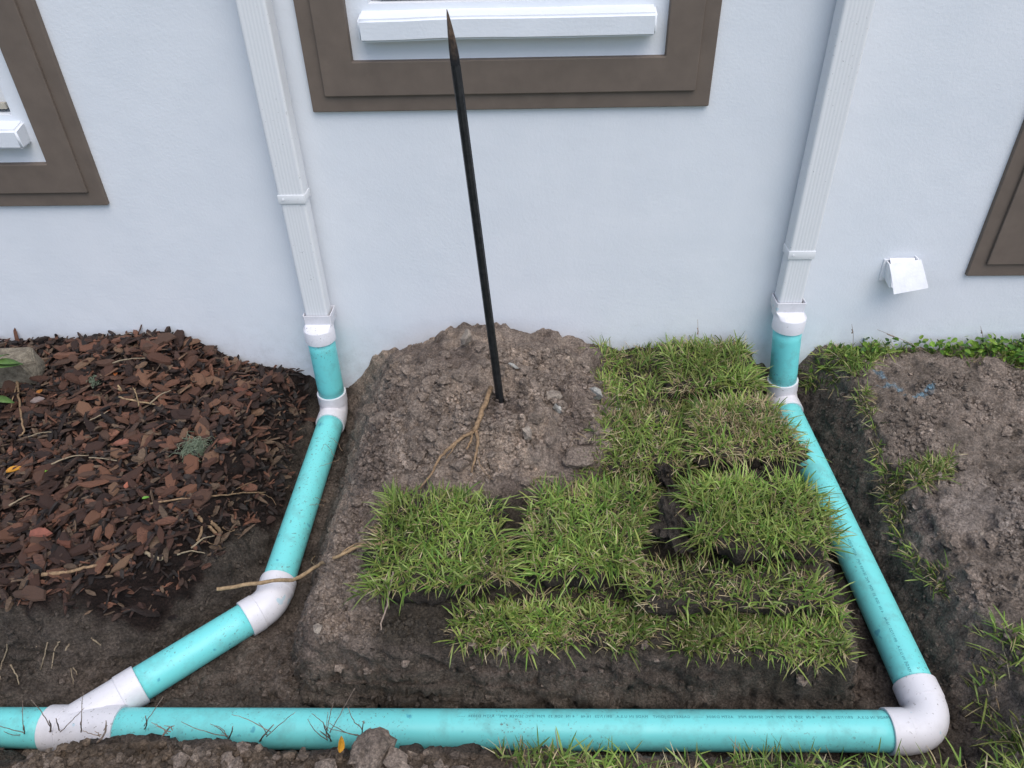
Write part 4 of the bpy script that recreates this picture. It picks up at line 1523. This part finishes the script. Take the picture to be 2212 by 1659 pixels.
def fallen(label, xy, size, c, rz, rx=.2, name='fallen_leaf'):
    V, F = leaf_vf(6, .3, .2, .3)
    o = obj(name, V, F, M_LEAF, col=np.tile(np.array(c), (len(V), 1)))
    o.location = (xy[0], xy[1], ter(*xy) + .032)
    o.scale = (size,) * 3
    o.rotation_euler = (rx, -.1, rz)
    tag(o, label, 'leaf')


fallen('orange fallen leaf at the left edge of the mulch bed', (-1.830, -0.746), .05, lin(206, 146, 48), .55)
fallen('small orange leaf below the stone block', (-1.921, -0.355), .035, lin(176, 116, 58), 1.6)
fallen('curled orange leaf by the small moss tuft', (-1.645, -0.274), .03, lin(188, 110, 62), 1.9)
fallen('small bright green leaf on the lower mulch', (-1.317, -0.848), .022, lin(110, 160, 62), .4)
fallen('yellow leaf standing on the near rim beside the big earthy rock', (-0.477, -1.679), .04, lin(206, 150, 44), 1.5, .9)
fallen('tiny green seedling leaf in the middle of the mulch', (-1.706, -0.742), .02, lin(120, 170, 60), .9)


# ------------------------------------------------------------------ moss tufts
def moss(label, xy, R, n):
    e_loc = Vector((xy[0], xy[1], ter(*xy) + .02))
    parts = []
    rr = random.Random(int(R * 1000))
    for i in range(n):
        a = rr.uniform(0, 6.28); r0 = R * .6 * rr.random() ** .5
        p = Vector((math.cos(a) * r0, math.sin(a) * r0, rr.uniform(0, R * .45)))
        d = Vector((rr.gauss(0, 1), rr.gauss(0, 1), rr.gauss(.35, .5))).normalized()
        path = [p.copy()]
        for k in range(9):
            d = (d + Vector((rr.gauss(0, .5), rr.gauss(0, .5), rr.gauss(-.08, .4))) - path[-1] * (.28 / R)).normalized()
            q_ = path[-1] + d * R * .16
            q_.z = max(q_.z, -.01)
            path.append(q_)
        parts.append(sweep(path, .00075, 3, False))
    V, F = merge(*parts)
    c = np.array(lin(134, 146, 122))
    o = obj('moss_tuft', V, F, M_LEAF, col=np.tile(c, (len(V), 1)) * RNG.uniform(.7, 1.2, len(V))[:, None])
    o.location = e_loc
    tag(o, label, 'moss')


moss('large grey-green moss tuft in the middle of the mulch bed', (-1.218, -0.627), .055, 190)
moss('small spiky grey moss tuft in the upper mulch bed', (-1.729, -0.287), .026, 60)


ORD = ['first', 'second', 'third', 'fourth', 'fifth', 'sixth', 'seventh', 'eighth', 'ninth', 'tenth', 'eleventh', 'twelfth', 'thirteenth', 'fourteenth', 'fifteenth', 'sixteenth', 'seventeenth']
# ------------------------------------------------------------------ sticks, roots, twigs
def smooth_path(pts, k=5, jit=.0):
    P = [Vector(p) for p in pts]
    out = []
    for i in range(len(P) - 1):
        p0, p1, p2, p3 = P[max(i - 1, 0)], P[i], P[i + 1], P[min(i + 2, len(P) - 1)]
        for j in range(k):
            t = j / k
            q_ = .5 * ((2 * p1) + (p2 - p0) * t + (2 * p0 - 5 * p1 + 4 * p2 - p3) * t * t + (3 * p1 - p0 - 3 * p2 + p3) * t ** 3)
            if jit: q_ = q_ + Vector((random.gauss(0, jit), random.gauss(0, jit), random.gauss(0, jit)))
            out.append(q_)
    out.append(P[-1])
    return out


def on_ground(pts, lift):
    return [(p[0], p[1], ter(p[0], p[1]) + lift) if len(p) == 2 else p for p in pts]


def branch(name, label, cat, chains, mat, group=None, n=7, jit=.0012, lift=.006):
    """chains: list of (points, r0, r1); the first is the main stem, the others its side branches"""
    base = None
    root = None
    for k, (pts, r0, r1) in enumerate(chains):
        path = smooth_path(on_ground(pts, lift), 5, jit)
        if base is None: base = path[0].copy()
        m = len(path)
        V, F = sweep([p - base for p in path], [(r0 + (r1 - r0) * i / (m - 1)) * random.uniform(.88, 1.12) for i in range(m)], n)
        if k == 0 and len(chains) == 1:
            root = obj(name, V, F, mat, None, True); root.location = base
        elif k == 0:
            root = empty(name, tuple(base)); obj('main_stem', V, F, mat, root, True)
        else:
            obj('side_branch', V, F, mat, root, True)
    return tag(root, label, cat, group)


branch('root', 'forked brown root lying on the mound below the bar', 'root', [
    ([(-0.167, -0.484), (-0.188, -0.600), (-0.205, -0.660), (-0.218, -0.678)], .0095, .0075),
    ([(-0.214, -0.676), (-0.247, -0.689), (-0.293, -0.717), (-0.332, -0.740), (-0.347, -0.807), (-0.369, -0.847), (-0.391, -0.849)], .0065, .0028),
    ([(-0.208, -0.676), (-0.202, -0.710), (-0.210, -0.744), (-0.223, -0.782)], .006, .0035),
    ([(-0.220, -0.681), (-0.227, -0.696), (-0.238, -0.728)], .0055, .003),
    ([(-0.270, -0.704), (-0.288, -0.725), (-0.307, -0.748)], .0028, .0012),
    ([(-0.206, -0.745), (-0.182, -0.785), (-0.151, -0.807)], .0015, .0008)], M_ROOT, lift=.028)
branch('stick', 'long tan stick lying across the white elbow on the left', 'stick', [
    ([(-1.014, -1.103, -0.215), (-0.918, -1.075, -0.222), (-0.834, -1.058, -0.225), (-0.766, -1.070, -0.200), (-0.703, -1.036), (-0.613, -1.072), (-0.554, -1.039), (-0.488, -1.067, -0.040), (-0.437, -1.061, -0.020)], .0068, .0050),
    ([(-0.613, -1.072), (-0.572, -1.025), (-0.488, -1.083, -0.030)], .003, .002),
    ([(-0.706, -1.036), (-0.789, -0.890), (-0.781, -0.866)], .0014, .0008)], M_STICK, lift=.034)
branch('root', 'thin straight root running off the mulch towards the pipe', 'root', [
    ([(-1.286, -0.864), (-1.183, -0.845), (-1.093, -0.806), (-1.049, -0.709), (-1.005, -0.637)], .0034, .0022),
    ([(-1.070, -0.762), (-1.058, -0.694), (-1.034, -0.613)], .0018, .0009), ([(-1.024, -0.660), (-0.991, -0.635), (-0.976, -0.647)], .0016, .0008)], M_ROOT, lift=.03)
branch('stick', 'tan stick lying on the lower edge of the mulch bed', 'stick', [([(-1.489, -1.161), (-1.424, -1.147), (-1.364, -1.126), (-1.309, -1.106)], .006, .0045)], M_ROOT, lift=.03)
branch('stick', 'forked pale stick standing in the upper mulch bed', 'stick', [
    ([(-1.596, -0.373), (-1.521, -0.391), (-1.440, -0.400)], .0035, .003), ([((-1.581, -0.374)[0], (-1.581, -0.374)[1], .03), (-1.544, -0.417, 0.050), (-1.554, -0.407, 0.070)], .004, .003), ([(-1.490, -0.433, -0.010), (-1.490, -0.419, 0.040), (-1.498, -0.411, 0.060)], .0028, .002)], M_STICK, lift=.03)
branch('vine', 'thin woody vine stem hanging from under the stone block', 'vine', [
    ([(-2.034, -0.287), (-1.977, -0.386), (-1.922, -0.478), (-1.879, -0.543), (-1.884, -0.567)], .0042, .003), ([(-2.034, -0.287), (-2.012, -0.360), (-1.987, -0.441)], .003, .002)], M_ROOT, lift=.035)
branch('root', 'knobbly pale root stub on the left trench bank', 'root', [
    ([(-1.112, -0.903), (-1.104, -0.912), (-1.101, -0.945), (-1.105, -0.972)], .006, .004), ([(-1.103, -0.915), (-1.088, -0.908), (-1.072, -0.909)], .005, .005), ([(-1.103, -0.967), (-1.086, -0.953), (-1.045, -0.929)], .002, .001)], M_ROOT, lift=.014)
branch('root', 'thick pale root stub right of the knobbly one', 'root', [([(-1.087, -0.891), (-1.075, -0.891), (-1.062, -0.893)], .0065, .006), ([(-1.065, -0.878), (-1.045, -0.872), (-1.036, -0.856)], .0022, .001)], M_ROOT, lift=.014)
branch('root', 'short frayed root at the lower mulch edge', 'root', [([(-1.221, -1.058), (-1.207, -1.062), (-1.182, -1.057)], .006, .005), ([(-1.182, -1.057), (-1.177, -1.040)], .004, .002)], M_STRAW, lift=.016)
for k, ch in enumerate(sorted([
    [(-1.554, -1.311), (-1.579, -1.325), (-1.589, -1.340), (-1.583, -1.390)], [(-1.448, -1.301), (-1.460, -1.323), (-1.475, -1.346)], [(-1.415, -1.296), (-1.431, -1.306), (-1.441, -1.344)], [(-1.394, -1.294), (-1.404, -1.309), (-1.383, -1.332), (-1.373, -1.344)],
    [(-1.404, -1.314), (-1.385, -1.342), (-1.377, -1.368)], [(-1.563, -1.338), (-1.541, -1.360), (-1.529, -1.380)], [(-1.347, -1.261), (-1.335, -1.264), (-1.323, -1.269)], [(-1.479, -1.308), (-1.508, -1.307), (-1.518, -1.310)]], key=lambda c: c[0][0])):
    branch('root', 'pale root strand in the lower left trench bank, %s from the left' % ORD[k], 'root', [(ch, random.uniform(.002, .0036), .0012)], M_STRAW, 'roots in the left bank', 6, .001, .008)
branch('dry_stem', 'pale dry stem leaning on the front of the left sod square', 'dry stem', [
    ([(-0.418, -1.186, -0.020), (-0.427, -1.219, -0.050), (-0.432, -1.260, -0.080), (-0.445, -1.293, -0.110), (-0.448, -1.321, -0.150)], .003, .0022), ([(-0.431, -1.228, -0.050), (-0.443, -1.203, -0.030)], .0015, .001)], M_TWIG)
branch('root', 'curled hair roots over the upper left pipe', 'root', [
    ([(-0.773, -0.495, -0.200), (-0.801, -0.451, -0.200), (-0.827, -0.429, -0.200), (-0.833, -0.458, -0.210)], .001, .0006), ([(-0.739, -0.530, -0.180), (-0.775, -0.534, -0.200), (-0.820, -0.543, -0.210)], .001, .0006), ([(-0.735, -0.503, -0.170), (-0.772, -0.439, -0.180), (-0.811, -0.400, -0.190)], .001, .0006)], M_ROOT, n=4)
branch('root', 'thin root tips poking over the long left pipe', 'root', [
    ([(-0.760, -0.733, -0.220), (-0.796, -0.709, -0.240), (-0.826, -0.704, -0.250)], .0012, .0007), ([(-0.757, -0.725, -0.210), (-0.788, -0.692, -0.230), (-0.811, -0.673, -0.240)], .001, .0006)], M_ROOT, n=4)
branch('root', 'fine dry roots sprawling at the island front left corner', 'root', [
    ([(-0.628, -1.227), (-0.604, -1.217), (-0.566, -1.245), (-0.545, -1.279)], .0016, .001), ([(-0.782, -1.031), (-0.642, -1.224), (-0.622, -1.226)], .0013, .0008), ([(-0.573, -1.238), (-0.593, -1.269), (-0.612, -1.275)], .0012, .0007)], M_TWIG, n=4)
branch('root', 'hair root hanging down the front cut face', 'root', [([(-0.065, -1.336), (-0.069, -1.358), (-0.062, -1.370)], .0011, .0007)], M_TWIG, n=4)
branch('root', 'pale thread root on the cut face left of centre', 'root', [([(-0.370, -1.362), (-0.397, -1.370), (-0.422, -1.378)], .0012, .0008)], M_TWIG, n=4)
for k, (a, b) in enumerate(sorted([((-1.843, -0.576), (-1.775, -0.545)), ((-1.674, -0.499), (-1.605, -0.449)), ((-1.745, -0.887), (-1.704, -0.833)), ((-1.675, -0.216), (-1.544, -0.207)), ((-1.690, -0.709), (-1.586, -0.656)), ((-1.111, -1.002), (-1.067, -0.931)), ((-1.144, -1.032), (-1.078, -0.994)), ((-1.238, 0.050), (-1.198, 0.145)), ((-1.580, -0.668), (-1.479, -0.675)), ((-1.463, -0.407), (-1.407, -0.338))])):
    m_ = ((a[0] + b[0]) / 2, (a[1] + b[1]) / 2 + .006)
    branch('stick', 'thin tan wood sliver lying in the mulch, %s from the left' % ORD[k], 'stick', [([a, m_, b], random.uniform(.002, .0042), .0018)], M_STRAW, 'wood slivers in the mulch', 5, .0006, .036)

# bare twigs standing on the near rim
TW = [((-1.423, -1.494, -0.381), (-1.170, -1.640, 0.002)), ((-1.379, -1.491, -0.386), (-1.157, -1.640, 0.012)), ((-1.337, -1.489, -0.379), (-1.135, -1.640, -0.012)), ((-1.316, -1.496, -0.370), (-1.099, -1.640, -0.007)), ((-1.115, -1.632, -0.131), (-1.027, -1.640, 0.005)), ((-1.073, -1.621, -0.150), (-0.991, -1.640, 0.021)), ((-1.150, -1.482, -0.378), (-0.926, -1.640, 0.028)), ((-0.953, -1.620, -0.126), (-0.868, -1.640, -0.026)), ((-0.829, -1.618, -0.148), (-0.801, -1.640, 0.011)), ((-0.907, -1.490, -0.390), (-0.725, -1.640, -0.018)), ((-0.795, -1.497, -0.379), (-0.621, -1.640, -0.005)), ((-0.689, -1.504, -0.388), (-0.612, -1.640, -0.068)), ((-0.580, -1.488, -0.390), (-0.518, -1.640, 0.012)), ((-0.591, -1.495, -0.386), (-0.534, -1.640, -0.038)), ((-0.548, -1.483, -0.392), (-0.395, -1.640, 0.032)), ((-0.520, -1.488, -0.387), (-0.407, -1.640, 0.021)), ((-1.489, -1.492, -0.381), (-1.250, -1.640, -0.032))]
TW = [t for i, t in enumerate(TW) if i % 3 != 2]
for k, (a, b) in enumerate(sorted(TW, key=lambda t: t[0][0])):
    a, b = Vector(a), Vector(b)
    d = (b - a) * .8
    b = a + d
    a = a - Vector((0, 0, .012))
    mid = a + d * .5 + Vector((random.uniform(-.012, .012), random.uniform(-.01, .01), random.uniform(-.006, .01)))
    ch = [([tuple(a), tuple(mid), tuple(b)], random.uniform(.0022, .0040), .0011)]
    for _ in range(random.choice([1, 2, 3])):
        t = random.uniform(.3, .8)
        p = a + d * t
        e_ = p + d.length * random.uniform(.25, .5) * Vector((random.uniform(-.7, .7), random.uniform(-.3, .3), random.uniform(.5, 1.0)))
        ch.append(([tuple(p), tuple((p + e_) / 2 + Vector((random.uniform(-.004, .004),) * 3)), tuple(e_)], .0014, .0007))
    branch('twig', 'thin bare twig on the near trench rim, %s from the left' % ORD[k], 'twig', ch, M_TWIG, 'twigs on the near rim', 5, .0006)

# ------------------------------------------------------------------ plants
# leafy weeds creeping along the foot of the wall
LV, LF = leaf_vf(4, .25, .2, .40)
q = poly_points([(1.06, -.012), (2.42, -.012), (2.42, -.34), (1.875, -0.176, -0.040), (1.751, -0.097, -0.040), (1.633, -0.080, -0.040), (1.477, -0.063, -0.040), (1.335, -0.057, -0.050), (1.173, -0.113, -0.060), (1.094, -0.041, -0.060)], 1600, lambda x, y: np.clip(.35 + .5 * (x - 1.2), .2, 1))
q2 = poly_points([(.80, -.012), (.93, -.012), (.93, -.10), (.82, -.10)], 110)
q = np.concatenate([q, q2])
q[:, 1] = np.minimum(q[:, 1], -.02)
n_ = len(q)
s_ = RNG.uniform(.013, .030, n_)
P = np.stack([q[:, 0], q[:, 1], terrain(q[:, 0], q[:, 1]) + RNG.uniform(.004, .062, n_) * (.55 + .45 * (q[:, 0] > 1.3))], 1)
GC = np.array([lin(96, 138, 44), lin(78, 118, 40), lin(118, 154, 54), lin(66, 100, 42), lin(134, 164, 62)])
scatter_mass('ground_cover', 'low leafy weeds creeping along the foot of the right wall', 'weeds', [(LV, LF)], P, np.stack([s_, s_, s_], 1), rots(n_, .55), M_LEAF, GC[RNG.integers(0, 5, n_)] * RNG.uniform(.7, 1.2, n_)[:, None])

for k, (a, b, lab) in enumerate([((1.277, -0.021, -0.056), (1.238, -0.030, 0.083), 'thin dark seed stalk standing by the right downspout'),
                                 ((1.562, -0.072, -0.034), (1.350, -0.020, 0.050), 'long seed stalk leaning left below the vent cover'),
                                 ((1.804, -0.000, -0.050), (1.741, -0.030, 0.069), 'short seed stalk among weeds below the right window'),
                                 ((0.629, -0.127, -0.048), (0.630, -0.030, 0.108), 'fine grass stalk rising from the raised sod clump')]):
    a, b = Vector(a), Vector(b)
    branch('seed_stalk', lab, 'weed', [([tuple(a), tuple((a + b) / 2 + Vector((.004, 0, .004))), tuple(b)], .0013, .0007), ([tuple(a + (b - a) * .68), tuple(a + (b - a) * .74 + Vector((.003, 0, 0))), tuple(a + (b - a) * .82)], .0028, .0015)], M_TWIG, n=5, jit=.0004)

# leafy plant at the left edge
pl = empty('leafy_plant', (-2.22, -.42, ter(-2.22, -.42)))
tag(pl, 'green leafy plant reaching in at the left edge beside the stone block', 'plant')
pb = Vector(pl.location)
for (tipx, leaves) in (((-2.001, -0.400, 0.151), [((-2.087, -0.380, 0.120), 2.8), ((-2.001, -0.360, 0.219), .5), ((-1.982, -0.360, 0.105), .35), ((-1.942, -0.340, 0.175), .3), ((-1.988, -0.420, 0.106), -.3), ((-2.031, -0.400, 0.186), 1.6)]),
                       ((-2.022, -0.460, 0.051), [((-2.036, -0.440, 0.066), .9), ((-1.986, -0.450, 0.039), -.25), ((-2.020, -0.470, -0.002), -.6), ((-2.078, -0.470, -0.028), -1.6), ((-2.056, -0.460, 0.034), 2.4)])):
    tp = Vector(tipx)
    V, F = sweep([p - pb for p in smooth_path([pb, (pb + tp) / 2 + Vector((-.03, 0, .03)), tp], 5)], .0025, 6)
    obj('stem', V, F, M_TWIG, pl, True)
    for loc, rz in leaves:
        V, F = leaf_vf(7, .22, .25, .30)
        c = np.tile(np.array(lin(92, 122, 64)) * random.uniform(.75, 1.15), (len(V), 1))
        o = obj('leaf', V, F, M_LEAF, pl, True, col=c)
        d = Vector(loc) - tp
        o.location = tp - pb + d * .25
        o.rotation_euler = (random.uniform(-.3, .3), random.uniform(-.1, .3), math.atan2(d.y + .3 * d.z, d.x))
        o.scale = (random.uniform(.07, .095),) * 3
